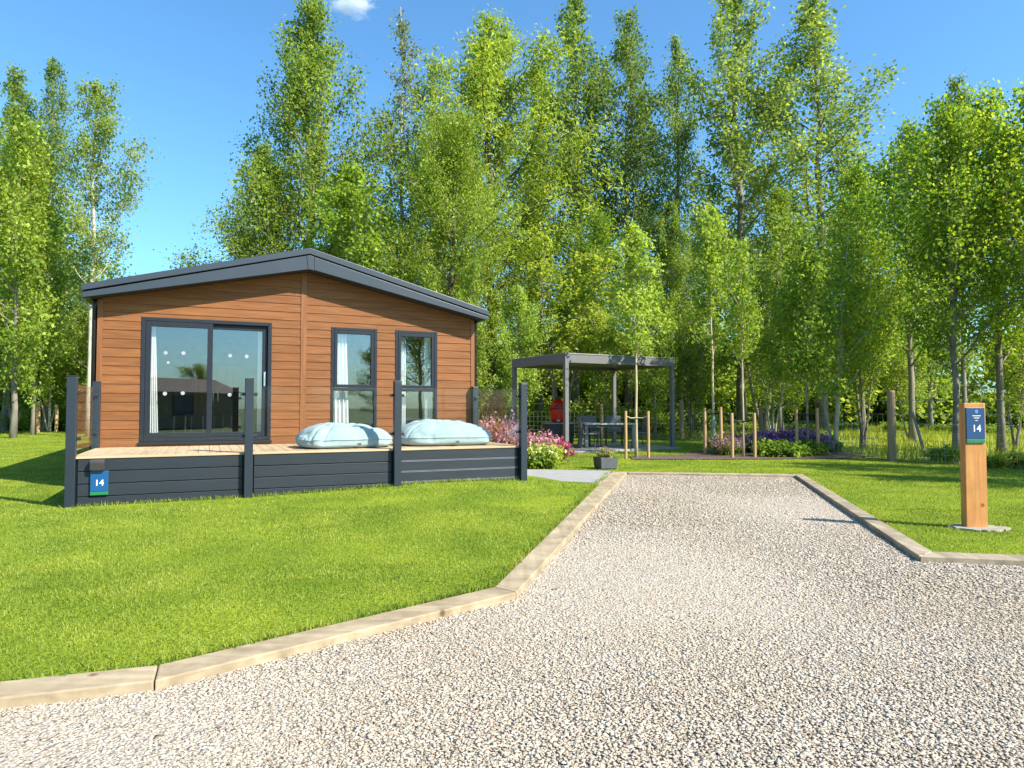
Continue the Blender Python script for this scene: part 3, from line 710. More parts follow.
m_.prism(hx, -0.0592, -0.0572, 'y'); m_.build('emblem', 'paleblue', pq)
m_ = MB(); m_.prism([(0.005 + 0.005 * math.cos(R(a)), 1.213 + 0.009 * math.sin(R(a))) for a in range(0, 360, 60)], -0.0602, -0.0593, 'y'); m_.build('emblem', 'blue', pq)
rng = np.random.default_rng(5); n = 40
ring = [(SPX + 0.02 + 0.29 * math.cos(2 * math.pi * i / n) * rng.uniform(0.72, 1.08), SPY - 0.02 + 0.22 * math.sin(2 * math.pi * i / n) * rng.uniform(0.72, 1.08)) for i in range(n)]
m_ = MB(); m_.prism(ring, -0.05, 0.022, 'z'); ft = m_.build('concrete_footing', 'concrete', bevel=0.01)
tag(ft, 'ragged pale concrete footing in the grass around the sign post', 'footing')
FOOT = ring

# ------------------------------------------------------------------ pergola, table, chairs, barbecue
pr = thing('pergola', 'dark grey metal pergola with flat louvred roof over a paved patio', 'pergola', (PN[0], PN[1], 0), PA)
PL, PW, PH = 3.95, 2.85, 2.77
for a, b in ((0, 0), (PL, 0), (PL, PW), (0, PW)):
    m_ = MB(); m_.box(a - 0.06, a + 0.06, b - 0.06, b + 0.06, -0.05, PH - 0.26); m_.build('post', 'perg', pr, bevel=0.005)
for bx in ((-0.06, PL + 0.06, -0.06, 0.06), (-0.06, PL + 0.06, PW - 0.06, PW + 0.06)):
    m_ = MB(); m_.box(*bx, PH - 0.258, PH - 0.02); m_.build('beam', 'perg', pr, bevel=0.005)
for xa in (0.0, PL):
    m_ = MB(); m_.box(xa - 0.06, xa + 0.06, 0.062, PW - 0.062, PH - 0.258, PH - 0.02); m_.build('beam', 'perg', pr, bevel=0.005)
m_ = MB(); k = 18
for i in range(k):
    x0 = 0.08 + i * (PL - 0.16) / k
    m_.prism([(x0, PH - 0.16), (x0 + (PL - 0.16) / k * 0.97, PH - 0.16), (x0 + (PL - 0.16) / k * 0.97, PH - 0.11), (x0, PH - 0.13)], 0.07, PW - 0.07, 'y')
m_.build('roof_louvres', 'perg', pr)
m_ = MB(); m_.box(-0.075, PL + 0.075, -0.075, PW + 0.075, PH - 0.018, PH + 0.012); m_.build('roof_cap', 'perg_roof', pr, bevel=0.004)

tx, ty = 2.86, 20.7
tb = thing('patio_table', 'long grey patio table under the pergola', 'table', (tx, ty, 0.05), R(8))
m_ = MB(); m_.box(-0.78, 0.78, -0.45, 0.45, 0.70, 0.74); m_.build('table_top', 'tabletop', tb, bevel=0.006)
m_ = MB(); frame(m_, -0.74, 0.74, 0.62, 0.698, 0.03, -0.40, -0.37); frame(m_, -0.74, 0.74, 0.62, 0.698, 0.03, 0.37, 0.40); m_.build('apron', 'chairframe', tb)
for sx in (-1, 1):
    for sy in (-1, 1):
        m_ = MB(); m_.box(sx * 0.72 - 0.045, sx * 0.72 + 0.045, sy * 0.38 - 0.045, sy * 0.38 + 0.045, 0.0, 0.698); m_.build('leg', 'tableleg', tb, bevel=0.004)
def patio_chair():
    t_ = thing('patio_chair', '', 'chair', group='grey chairs around the patio table')
    m_ = MB(); m_.box(-0.24, 0.24, -0.23, 0.24, 0.42, 0.455); m_.build('seat', 'chairfab', t_, bevel=0.012)
    m_ = MB(); m_.prism([(0.215, 0.47), (0.245, 0.465), (0.335, 0.94), (0.31, 0.945)], -0.23, 0.23, 'x'); m_.build('backrest', 'chairfab', t_, bevel=0.008)
    for sx in (-1, 1):
        for sy in (-1, 1):
            m_ = MB(); m_.tube([(sx * 0.25, sy * 0.25 - (0.0 if sy < 0 else -0.04), 0.0), (sx * 0.25, sy * 0.225, 0.43), (sx * 0.25, sy * 0.225, 0.625 if sy < 0 else 0.64)], 0.016, 6); m_.build('leg', 'chairframe', t_)
        m_ = MB(); m_.box(sx * 0.25 - 0.024, sx * 0.25 + 0.024, -0.25, 0.25, 0.641, 0.662); m_.build('armrest', 'chairframe', t_, bevel=0.004)
    return t_
pc = patio_chair()
for i, (x, y, rz, lb) in enumerate(((2.28, 20.3, R(97), 'grey patio chair at the left end of the table, its back turned to the barbecue'),
        (2.5, 21.6, R(5), 'grey patio chair on the far side of the table, nearer the barbecue'),
        (3.25, 21.8, R(-5), 'grey patio chair on the far side of the table, behind the timber stake'),
        (3.85, 21.1, R(-82), 'grey patio chair at the right end of the table, beyond the young tree'))):
    c = pc if i == 0 else copy_tree(pc)
    c.location = (x, y, 0.05); c.rotation_euler = (0, 0, rz); c['label'] = lb
kt = thing('barbecue_table', 'low dark cabinet under the pergola carrying the red barbecue', 'cabinet', (1.72, 21.5, 0.05), R(6))
m_ = MB(); m_.box(-0.72, 0.72, -0.36, 0.36, 0.70, 0.74); m_.build('worktop', 'tableleg', kt, bevel=0.005)
m_ = MB(); m_.box(-0.69, 0.15, -0.33, 0.33, 0.08, 0.698); m_.build('cabinet_body', 'black', kt)
for x0, x1 in ((-0.68, -0.28), (-0.27, 0.14)):
    m_ = MB(); m_.box(x0, x1, -0.352, -0.332, 0.10, 0.69); d_ = m_.build('door', 'black', kt, bevel=0.004)
    m_ = MB(); m_.box(x1 - 0.05, x1 - 0.035, -0.372, -0.353, 0.42, 0.60); m_.build('handle', 'chairframe', d_)
for x0 in (-0.67, 0.66):
    for y0 in (-0.31, 0.31):
        m_ = MB(); m_.box(x0 - 0.03, x0 + 0.03, y0 - 0.03, y0 + 0.03, 0.0, 0.079 if x0 < 0 else 0.698); m_.build('leg', 'black', kt)
kg = thing('kamado_barbecue', 'glossy red egg shaped ceramic barbecue standing on the dark cabinet', 'barbecue', (1.44, 21.45, 0.79), 0); kg.scale = (1.16, 1.16, 1.04)
def egg(z): return 0.0
m_ = MB(); m_.lathe([(0.13, 0.0), (0.16, 0.01), (0.185, 0.08), (0.205, 0.18), (0.218, 0.30), (0.222, 0.38), (0.222, 0.405)]); m_.build('bowl', 'red', kg, smooth=True)
m_ = MB(); m_.lathe([(0.226, 0.400), (0.230, 0.402), (0.230, 0.435), (0.226, 0.437)]); m_.build('band', 'black', kg)
m_ = MB(); m_.lathe([(0.222, 0.430), (0.222, 0.46), (0.212, 0.53), (0.185, 0.60), (0.14, 0.655), (0.085, 0.685), (0.06, 0.69)]); m_.build('lid', 'red', kg, smooth=True)
m_ = MB(); m_.lathe([(0.062, 0.685), (0.062, 0.72), (0.085, 0.722), (0.085, 0.765), (0.05, 0.785), (0.02, 0.79)], 18); m_.build('chimney_cap', 'black', kg)
m_ = MB(); m_.tube([(-0.10, -0.215, 0.50), (-0.10, -0.29, 0.50), (0.10, -0.29, 0.50), (0.10, -0.215, 0.50)], 0.014, 8); m_.build('handle', 'black', kg)
m_ = MB(); m_.box(-0.045, 0.045, -0.20, -0.155, 0.035, 0.085); m_.build('vent_door', 'pale_metal', kg, bevel=0.006)

# ------------------------------------------------------------------ trees
GA = 2.399963
def leaf_quads(P, size, aspect, rng, up=0.35, droop=None, fold=0.18):
    """one folded diamond per point"""
    n = len(P)
    nrm = rng.normal(size=(n, 3)); nrm[:, 2] += up; nrm += np.array(SUN_DIR) * (0.95 if up >= 0.3 else 0.5); nrm /= np.linalg.norm(nrm, axis=1)[:, None]
    ax = rng.normal(size=(n, 3))
    if droop: ax[:, 2] -= droop
    ax -= nrm * (ax * nrm).sum(1)[:, None]; ax /= np.linalg.norm(ax, axis=1)[:, None] + 1e-9
    bx = np.cross(nrm, ax); L = (size * rng.uniform(0.45, 1.45, n))[:, None]; Wd = L * aspect
    a = P - ax * L * 0.5; b = P + bx * Wd * 0.5 + nrm * L * fold; c = P + ax * L * 0.5; d = P - bx * Wd * 0.5 + nrm * L * fold
    V = np.stack([a, b, c, d], 1).reshape(-1, 3)
    return V, np.arange(n * 4).reshape(n, 4)

def make_tree(seed, H, base, R0, prof, nl, el0, el1, ntw, nleaf, lsize, lasp, trunk_r, bark, leafm, droop=0.0, sig=0.18, twl=0.34,
              wob=0.02, stems=1, spread=0.0, name='tree', bare=0):
    """tapered trunk, limbs and twigs in one mesh; a crown of single leaves gathered along the twigs"""
    rng = np.random.default_rng(seed); mb = MB(); pts = []
    root = thing(name, '', 'tree')
    for s in range(stems):
        hs = H * (1.0 if s == 0 else rng.uniform(0.75, 0.95)); az0 = s * 2.1 + rng.uniform(0, 1); lean = spread * (0.5 if s == 0 else 1.0)
        k = 10; tp = []
        for i in range(k + 1):
            t = i / k
            j = rng.normal(size=2) * wob * hs * (0.15 + t * 0.5) * (0.5 if 0 < i else 0)
            off = lean * hs * (t ** 0.8)
            tp.append(np.array([math.cos(az0) * off + j[0], math.sin(az0) * off + j[1], t * hs]))
        tr = [trunk_r * (1.0 if s == 0 else 0.7) * ((1 - i / k) ** 0.8 * 0.93 + 0.07) * (1.35 if i == 0 else 1.0) for i in range(k + 1)]
        tp[0][2] -= 0.1
        mb.tube(tp, tr, 9 if stems == 1 else 7)
        def at(z):
            q = min(max(z / hs * k, 0), k - 1e-6); i = int(q); return tp[i] * (1 - q + i) + tp[i + 1] * (q - i)
        m = nl // stems
        for i in range(m):
            t = base + (0.985 - base) * max(0.0, (i + rng.uniform(-0.4, 0.4)) / m) ** 0.92
            t = min(max(t, base * 0.9), 0.985)
            L = R0 * prof(max(0.0, (t - base) / (1 - base))) * rng.uniform(0.45, 1.28)
            if L < 0.12: L = 0.12
            az = i * GA + rng.normal() * 0.5 + s; e0 = el0 + (el1 - el0) * t + rng.normal() * 0.12
            p = at(t * hs).copy(); d = np.array([math.cos(az) * math.cos(e0), math.sin(az) * math.cos(e0), math.sin(e0)])
            path = [p.copy()]; q = 5
            for _ in range(q):
                d = d + rng.normal(size=3) * 0.10; d[2] += (0.10 if droop == 0 else 0.16 - droop * 0.62 * (len(path) / q)); d /= np.linalg.norm(d)
                p = p + d * L / q; path.append(p.copy())
            r0 = max(0.008, trunk_r * 0.42 * (1 - t) ** 0.7 * min(1, L / R0 + 0.3))
            mb.tube(path, [r0 * (1 - 0.86 * a / q) for a in range(q + 1)], 5, cap=False)
            if i < bare: continue
            pa = np.array(path)
            ntl = max(3, int(round(ntw * (0.28 + 0.80 * min(1.2, L / R0)))))
            for w_ in range(ntl):
                u = (0.18 + 0.82 * (w_ + rng.uniform(0, 1)) / ntl) * q; iu = min(int(u), q - 1); o = pa[iu] * (1 - u + iu) + pa[iu + 1] * (u - iu)
                dd = (pa[iu + 1] - pa[iu]); dd = dd / (np.linalg.norm(dd) + 1e-9) + rng.normal(size=3) * 0.75
                if droop: dd[2] -= droop * 1.1
                dd /= np.linalg.norm(dd); tl = twl * (0.35 + 0.65 * L / R0) * R0 * rng.uniform(0.5, 1.3) * (1.15 - 0.5 * u / q)
                e = o + dd * tl; mid = (o + e) / 2 + rng.normal(size=3) * tl * 0.08
                if droop: e[2] -= tl * droop * 0.5
                mb.tube([o, mid, e], [r0 * 0.3 + 0.003, r0 * 0.2 + 0.002, 0.002], 3, cap=False)
                cnt = int(nleaf * rng.uniform(0.55, 1.4) * (0.55 + 0.5 * min(1.0, L / R0))); s_ = rng.uniform(0.08, 1.05, cnt)[:, None]
                pts.append(o + (e - o) * s_ + rng.normal(size=(cnt, 3)) * sig * R0 * (0.5 + 0.5 * L / R0) * 0.5)
    P = np.concatenate(pts)
    tk = mb.build('trunk', bark, root, smooth=True)
    V, Q = leaf_quads(P, lsize, lasp, rng, droop=droop * 2 if droop else 0.4)
    link('crown', np_mesh('crown', V, Q), leafm, root)
    root['_h'] = H
    return root

p_pop = lambda t: (0.55 + 0.45 * min(1, t * 4)) * (1 - t) ** 0.68 * 1.12 + 0.03
p_broad = lambda t: math.sin(min(1, t * 1.25 + 0.28) * math.pi * 0.5) * (1 - t ** 2.6) ** 0.75 + 0.05
p_ovoid = lambda t: (0.70 + 0.30 * min(1, t / 0.28)) * (1 - max(0.0, (t - 0.22) / 0.78) ** 1.35) + 0.03
p_round = lambda t: (1 - (2 * t - 0.72) ** 2 * 0.62) * (1.0 if t < 0.9 else 0.8)
p_cone = lambda t: (1 - t) ** 0.72 * (0.72 + 0.28 * min(1, t * 5)) + 0.06

T = {}
T['poplar'] = [make_tree(11 + i, 19.0, 0.13, 4.6, p_ovoid, 54, 0.40, 0.92, 10, 62, 0.142, 0.74, 0.19, 'bark_grey', 'leaf_poplar', sig=0.13, twl=0.26, name='poplar_tree') for i in range(3)]
T['broad'] = [make_tree(31 + i, 19.0, 0.10, 6.0, p_ovoid, 66, 0.25, 0.90, 13, 80, 0.148, 0.74, 0.26, 'bark_grey', 'leaf_broad', sig=0.12, twl=0.24, name='broadleaf_tree') for i in range(2)]
T['silver'] = [make_tree(41, 19.0, 0.16, 2.8, p_ovoid, 50, 0.55, 1.0, 8, 30, 0.145, 0.62, 0.13, 'bark_pale', 'leaf_silver', sig=0.16, twl=0.28, name='poplar_tree')]
T['birch'] = [make_tree(47, 18.0, 0.32, 3.6, p_round, 38, 0.50, 0.95, 9, 60, 0.135, 0.74, 0.17, 'bark_pale', 'leaf_poplar', sig=0.14, twl=0.30, name='birch_tree')]
T['willow'] = [make_tree(51 + i, 17.0, 0.14, 5.4, p_broad, 60, 0.40, 0.95, 14, 82, 0.20, 0.32, 0.24, 'bark_dark', 'leaf_willow', droop=0.45, sig=0.11, twl=0.26, name='willow_tree') for i in range(2)]
T['maple'] = [make_tree(61 + i, 9.5, 0.24, 3.1, p_ovoid, 50, 0.40, 1.0, 9, 60, 0.092, 0.85, 0.10, 'bark_grey', 'leaf_maple', sig=0.15, twl=0.30, name='maple_tree') for i in range(2)]
T['multi'] = [make_tree(71 + i, 7.5, 0.24, 2.3, p_round, 40, 0.45, 1.0, 8, 34, 0.115, 0.8, 0.085, 'bark_pale' if i == 0 else 'bark_grey', 'leaf_broad' if i else 'leaf_maple', sig=0.16, twl=0.32, stems=3, spread=0.16, name='maple_tree') for i in range(2)]
T['young'] = [make_tree(81 + i, 6.0, 0.42 - 0.03 * i, 1.35, p_cone, 38, 0.50, 0.90, 7, 24, 0.095, 0.74, 0.040, 'bark_cream', 'leaf_young', sig=0.18, twl=0.36, wob=0.012, name='young_tree') for i in range(2)]
T['deep'] = [make_tree(91, 6.0, 0.28, 1.55, p_cone, 42, 0.40, 0.90, 8, 30, 0.10, 0.8, 0.045, 'bark_grey', 'leaf_deep', sig=0.20, twl=0.38, wob=0.012, name='young_tree')]
T['bright'] = [make_tree(95 + i, 9.0, 0.14, 2.8, p_broad, 44, 0.40, 0.95, 9, 56, 0.12, 0.70, 0.10, 'bark_grey', 'leaf_young' if i == 0 else 'leaf_willow', sig=0.15, twl=0.30, name='broadleaf_tree') for i in range(2)]
T['shade'] = [make_tree(99, 9.0, 0.12, 3.1, p_broad, 42, 0.30, 0.92, 9, 54, 0.125, 0.75, 0.11, 'bark_dark', 'leaf_bush', sig=0.16, twl=0.30, name='broadleaf_tree')]
used = set(); nrot = [0]
def put(kind, px, Y, top, label, wd=1.0, var=0, group=None, rz=None, name=None):
    """plant a tree so that its tip stands at photo row `top` when seen from the lawn"""
    v = T[kind][var % len(T[kind])]; t = v if v.name not in used else copy_tree(v); used.add(v.name)
    x = gx(px, Y); g0 = float(hgt(x, Y)); Hh = gz(top, Y) - g0; s = Hh / v['_h']
    t.location = (x, Y, g0); t.scale = (s * wd, s * wd, s); nrot[0] += 1
    t.rotation_euler = (0, 0, (nrot[0] * 2.39) if rz is None else rz)
    t['label'] = label; t['category'] = 'tree'
    if group: t['group'] = group
    return t
GP, GL, GM = 'tall poplars behind the lodge', 'trees on the left of the lodge', 'trees beyond the wire fence'
# left of the lodge
put('poplar', 6, 34, 68, 'tall poplar cut by the left edge of the photo', 0.85, 0, GL)
put('poplar', 46, 33, 60, 'tall slender poplar left of the pale birch', 0.72, 1, GL)
put('birch', 90, 28, 78, 'tall birch with a pale bare trunk beside the left eave', 0.86, 0, GL, rz=1.0)
put('bright', 14, 27, 138, 'bright yellow green tree low at the left edge, in front of the poplars', 0.85, 1, GL)
put('bright', 34, 30, 196, 'bushy bright tree left of the pale birch trunk', 0.8, 0, GL)
put('shade', 25, 38, 205, 'dark leafy tree in the shade behind the left poplars', 1.0, 0, GL)
put('multi', 98, 31, 262, 'low light green tree touching the left end of the lodge roof', 0.9, 1, GL)
put('shade', -25, 36, 180, 'dark tree outside the left edge, behind the bright tree', 1.1, 0, GL)
put('multi', 14, 32, 322, 'low leafy tree under the bright trees at the left edge', 1.3, 1, GL)
put('multi', 50, 32.5, 334, 'low leafy tree behind the stakes at the back of the left lawn', 1.3, 0, GL)
put('multi', 84, 33, 326, 'low leafy tree between the birch and the lodge', 1.2, 1, GL)
# behind the lodge
put('broad', 308, 31, 2, 'tallest broad green tree, rising straight behind the lodge ridge', 0.86, 0, GP, rz=0.4)
put('broad', 262, 29.5, 148, 'lower dark green tree left of the lodge ridge', 0.95, 1, GP)
put('bright', 352, 27, 180, 'light green tree just right of the lodge ridge', 1.1, 0, GP)
put('silver', 400, 35, 8, 'thin silvery poplar between the tallest tree and the willow', 0.95, 0, GP)
put('willow', 490, 32, 38, 'big drooping yellow green willow behind the right end of the lodge', 1.12, 0, GP)
put('willow', 452, 27.5, 130, 'smaller bright willow in front of the big one, over the lodge roof', 0.95, 1, GP)
put('poplar', 430, 36, 62, 'poplar mostly hidden behind the two willows', 0.8, 2, GP)
put('poplar', 577, 36, -4, 'tall slender poplar with a pale trunk above the left end of the pergola', 0.86, 1, GP)
put('poplar', 628, 35, 12, 'tall slender poplar above the right end of the pergola', 0.92, 2, GP)
put('poplar', 680, 37, 36, 'thinnest of the tall poplars, left of the pair that reach out of the frame', 0.72, 0, GP)
put('poplar', 742, 33, -14, 'left one of the two tallest poplars on the right', 1.0, 1, GP)
put('poplar', 822, 33, -6, 'right one of the two tallest poplars on the right, with a bare pale lower trunk', 1.22, 0, GP)
put('poplar', 540, 39, 66, 'poplar standing behind the big willow', 0.8, 0, GP)
# understorey between the lodge and the maples
put('bright', 470, 23.5, 272, 'bright low tree just right of the lodge corner', 0.85, 1, GM)
put('bright', 518, 26, 292, 'small light green tree behind the pergola, left end', 0.85, 0, GM)
put('multi', 560, 29, 240, 'many stemmed green tree seen over the left post of the pergola', 1.1, 1, GM)
put('maple', 596, 30, 215, 'green tree between the two slender poplars over the pergola', 1.0, 1, GM)
put('broad', 672, 31, 205, 'full green tree right of the pergola and behind the yellow young tree', 0.8, 1, GM)
put('bright', 655, 27, 288, 'light leafy tree beyond the right pergola post', 0.9, 0, GM)
put('multi', 764, 27, 225, 'green tree behind the lavender bed', 1.1, 1, GM)
put('broad', 780, 30, 190, 'leafy green tree under the two tallest right poplars', 0.8, 0, GM)
put('maple', 862, 21, 168, 'bright maple left of the sign post maples', 0.92, 0, GM)
put('multi', 833, 19.6, 236, 'many stemmed tree with pale forking trunks by the fence post', 0.9, 0, GM)
put('multi', 862, 20.5, 262, 'many stemmed tree with thin grey trunks just left of the thick fence post', 0.75, 1, GM)
put('maple', 912, 23, 128, 'tall maple over the distant grey cabin', 0.95, 1, GM)
put('poplar', 965, 29, 74, 'slender poplar peeping over the large maples on the right', 0.7, 2, GM)
put('maple', 955, 17, 104, 'large maple with yellow tips right behind the sign post', 0.92, 0, GM, rz=2.2)
put('maple', 1000, 17.6, 96, 'large maple with a grey trunk right of the sign post', 0.95, 1, GM, rz=0.3)
put('maple', 1050, 16.4, 84, 'large maple cut by the right edge of the photo', 0.95, 0, GM)
put('bright', 930, 31, 215, 'bright tree behind the large maples, above the cabin roof', 1.0, 0, GM)
put('bright', 606, 28, 318, 'low light green tree straight behind the pergola', 1.0, 1, GM)
put('multi', 1014, 18.6, 318, 'low many stemmed bush tree behind the number post, at the right edge', 1.1, 1, GM)
put('multi', 908, 25, 330, 'low many stemmed tree just right of the thick fence post', 1.0, 1, GM)
put('multi', 772, 25.5, 325, 'low many stemmed tree in the meadow behind the lavender', 1.1, 0, GM)
put('multi', 690, 27.5, 325, 'low many stemmed tree behind the thin fence post', 1.1, 1, GM)
# trees standing right of the picture: they throw the shadow bands across the right lawn
def plant(kind, x, y, hh, label, wd=1.0, var=0, group=None):
    v = T[kind][var % len(T[kind])]; t = v if v.name not in used else copy_tree(v); used.add(v.name)
    s = hh / v['_h']; t.location = (x, y, 0); t.scale = (s * wd, s * wd, s); nrot[0] += 1; t.rotation_euler = (0, 0, nrot[0] * 2.39)
    t['label'] = label; t['category'] = 'tree'
    if group: t['group'] = group
    return t
plant('maple', 11.6, 9.6, 5.0, 'maple outside the right edge, shading the lawn behind the sign post', 1.1, 1, 'trees right of the picture')
plant('maple', 14.6, 10.6, 5.8, 'second maple outside the right edge, a little behind the first', 1.0, 0, 'trees right of the picture')
plant('maple', 17.6, 10.0, 7.0, 'third maple outside the right edge, behind the others', 1.1, 0, 'trees right of the picture')
plant('shade', 13.6, 11.0, 6.6, 'dark tree outside the right edge, nearest the fence', 0.95, 0, 'trees right of the picture')
plant('shade', 16.0, 12.2, 7.2, 'dark tree outside the right edge, farther out than its neighbour', 0.95, 0, 'trees right of the picture')
# behind the photographer, mirrored in the lodge windows
GB = 'trees mirrored in the lodge windows'
plant('maple', 17.5, -9.5, 9.5, 'tree mirrored in the window nearest the lodge corner', 1.2, 0, GB)
plant('shade', 25.0, -24.0, 6.0, 'dark tree mirrored low in the window nearer the door', 1.3, 0, GB)
plant('shade', 19.0, -27.0, 5.0, 'dark tree mirrored beside the cabin', 1.4, 0, GB)
plant('shade', 12.0, -28.0, 4.2, 'dark low tree mirrored in the right pane of the sliding door', 1.5, 0, GB)
plant('shade', 1.0, -28.0, 4.6, 'dark low tree mirrored in the left pane of the sliding door', 1.5, 0, GB)

# ---- young trees with stakes in front of the meadow
GS = 'timber stakes holding the young trees'
def stake(px, py, top, label, r=0.036):
    Y = (CAM_H) * F / (py - 407.84); x = gx(px, Y); g0 = float(hgt(x, Y)); hh = gz(top, Y) - g0
    m_ = MB(); m_.tube([(0, 0, -0.1), (0.004, 0, hh * 0.5), (0, 0.003, hh - 0.02), (0, 0.003, hh)], [r, r, r * 0.97, r * 0.9], 12)
    o = m_.build('tree_stake', 'stake', smooth=False); o.location = (x, Y, g0)
    return tag(o, label, 'stake', GS), Vector((x, Y, g0 + hh))
def tie(a, b, tr, label, drop=0.10, m='rubber', r=0.014):
    m_ = MB(); c = Vector((tr[0], tr[1], a.z - drop - 0.05))
    for e in (a, b):
        p = Vector((e.x, e.y, e.z - drop)); m_.tube([p, (p + c) / 2 + Vector((0, 0, -0.03)), c], r, 6)
    m_.tube([c + Vector((0.05 * math.cos(k * 0.785), 0.05 * math.sin(k * 0.785), 0)) for k in range(9)], r, 6)
    return tag(m_.build('tree_tie', m), label, 'tree tie', 'ties between stakes and young trees')
_, a1 = stake(625.5, 459, 411, 'left of the two stakes by the pale sapling in front of the pergola'); _, a2 = stake(648, 458, 411, 'right of the two stakes by the pale sapling in front of the pergola')
ty_ = 17.1; put('young', 636, ty_, 228, 'slim sapling with a cream trunk and yellow crown in front of the pergola', 0.98, 0, 'young staked trees', rz=0.0)
tie(a1, a2, (gx(636, ty_), ty_), 'pale webbing tie between the two stakes in front of the pergola', 0.12, 'bark_cream', 0.012)
_, a1 = stake(704.5, 454, 408, 'left stake of the green guarded sapling beside the lavender bed', 0.042); _, a2 = stake(720.5, 455, 407, 'right stake of the green guarded sapling beside the lavender bed', 0.042)
ty_ = 18.7; put('young', 713, ty_, 208, 'yellow green sapling in a green trunk guard, right of the pergola', 0.86, 1, 'young staked trees')
tie(a1, a2, (gx(713, ty_), ty_), 'dark rubber tie across the stakes of the green guarded sapling')
m_ = MB(); m_.tube([(0, 0, 0.05), (0.004, 0, 0.55), (0, 0, 1.05)], [0.062, 0.060, 0.058], 12, cap=False); g = m_.build('trunk_guard', 'guard', smooth=True); g.location = (gx(713, ty_), ty_, 0)
tag(g, 'pale green guard wrapped round the trunk of a sapling', 'trunk guard')
_, a1 = stake(731.5, 458, 413, 'left stake of the sapling standing at the near edge of the mulch', 0.042); _, a2 = stake(754, 457.5, 413, 'right stake of the sapling standing at the near edge of the mulch', 0.042)
ty_ = 17.3; put('young', 743, ty_, 246, 'slender sapling with a dark tie at the near edge of the mulch', 0.85, 0, 'young staked trees')
tie(a1, a2, (gx(743, ty_), ty_), 'dark rubber tie across the stakes at the near edge of the mulch', 0.16, 'rubber', 0.02)
_, a1 = stake(796, 455, 407, 'left stake of the deep green sapling behind the lavender', 0.042); _, a2 = stake(817, 455.5, 408, 'right stake of the deep green sapling behind the lavender', 0.042)
ty_ = 18.1; put('deep', 807, ty_, 238, 'deep green sapling between two stakes behind the lavender', 0.85, 0, 'young staked trees')
tie(a1, a2, (gx(807, ty_), ty_), 'dark rubber tie across the stakes of the deep green sapling', 0.15)
put('young', 782, 21.5, 300, 'low branched sapling behind the lavender flowers', 0.8, 1, 'young staked trees')
for px, lb in ((38, 'stout weathered stake at the left edge of the back lawn'), (57, 'slim stake right of the stout one at the left edge of the back lawn')):
    stake(px, 434.5, 402 if px == 38 else 405, lb, 0.11 if px == 38 else 0.07)

# ------------------------------------------------------------------ shrubs, flowers and rough plants
def make_shrub(seed, rx, hh, nleaf, lsize, lasp, leafm, flower=None, nfl=0, fsize=0.03, spiky=False, name='shrub', up=0.3):
    rng = np.random.default_rng(seed); root = thing(name, '', 'plant'); mb = MB(); tips = []
    ns = 26
    for i in range(ns):
        az = i * GA; r = rx * math.sqrt((i + 0.5) / ns) * rng.uniform(0.8, 1.1); zt = hh * (1 - 0.45 * (r / rx) ** 2) * rng.uniform(0.75, 1.1)
        e = np.array([r * math.cos(az), r * math.sin(az), zt]); b = e * np.array([0.25, 0.25, 0]); mb.tube([b - [0, 0, 0.03], (b + e) / 2 + rng.normal(size=3) * 0.02, e], [0.007, 0.005, 0.002], 4, cap=False); tips.append((b, e))
    P = []
    for b, e in tips:
        c = int(nleaf / ns * rng.uniform(0.7, 1.3)); s_ = rng.uniform(0.12, 1.0, c)[:, None] ** 0.7
        P.append(b + (e - b) * s_ + rng.normal(size=(c, 3)) * rx * 0.13)
    P = np.concatenate(P); P[:, 2] = np.abs(P[:, 2]) + 0.01
    mb.build('stem', 'bark_dark', root)
    V, Q = leaf_quads(P, lsize, lasp, rng, up=up, droop=-1.6 if spiky else None); link('foliage', np_mesh('foliage', V, Q), leafm, root)
    if flower:
        Pf = []
        for b, e in tips:
            c = int(nfl / ns * rng.uniform(0.5, 1.5)); s_ = rng.uniform(0.72, 1.12, c)[:, None]
            Pf.append(b + (e - b) * s_ + rng.normal(size=(c, 3)) * rx * 0.10 + [0, 0, hh * 0.05])
        Pf = np.concatenate(Pf); V, Q = leaf_quads(Pf, fsize, 0.6, rng, up=0.2, droop=-1.2); link('blossom', np_mesh('blossom', V, Q), flower, root)
    return root
SH = {
    'pink': make_shrub(1, 0.42, 0.54, 900, 0.075, 0.35, 'leaf_bush', 'fl_pink', 1100, 0.065, True, 'flowering_shrub'),
    'magenta': make_shrub(2, 0.42, 0.52, 900, 0.075, 0.35, 'leaf_bush', 'fl_magenta', 1000, 0.07, True, 'flowering_shrub'),
    'violet': make_shrub(3, 0.40, 0.70, 800, 0.07, 0.35, 'fl_violet', 'fl_violet', 700, 0.06, True, 'flowering_shrub'),
    'copper': make_shrub(4, 0.42, 0.66, 700, 0.08, 0.4, 'fl_copper', 'fl_pink', 350, 0.06, False, 'flowering_shrub'),
    'cream': make_shrub(5, 0.40, 0.52, 1300, 0.10, 0.42, 'leaf_maple', 'fl_cream', 330, 0.075, False, 'flowering_shrub'),
    'lavender': make_shrub(6, 0.45, 0.46, 1000, 0.085, 0.25, 'leaf_bush', 'fl_purple', 1700, 0.075, True, 'lavender_plant'),
    'low': make_shrub(7, 0.46, 0.26, 1400, 0.09, 0.5, 'leaf_deep', None, 0, 0, False, 'ground_plant'),
    'dusk': make_shrub(8, 0.45, 0.48, 1000, 0.085, 0.3, 'leaf_deep', 'fl_violet', 700, 0.06, True, 'ground_plant'),
    'bramble': make_shrub(9, 0.9, 0.95, 2600, 0.12, 0.65, 'leaf_bush', None, 0, 0, False, 'bramble_bush'),
}
su = set()
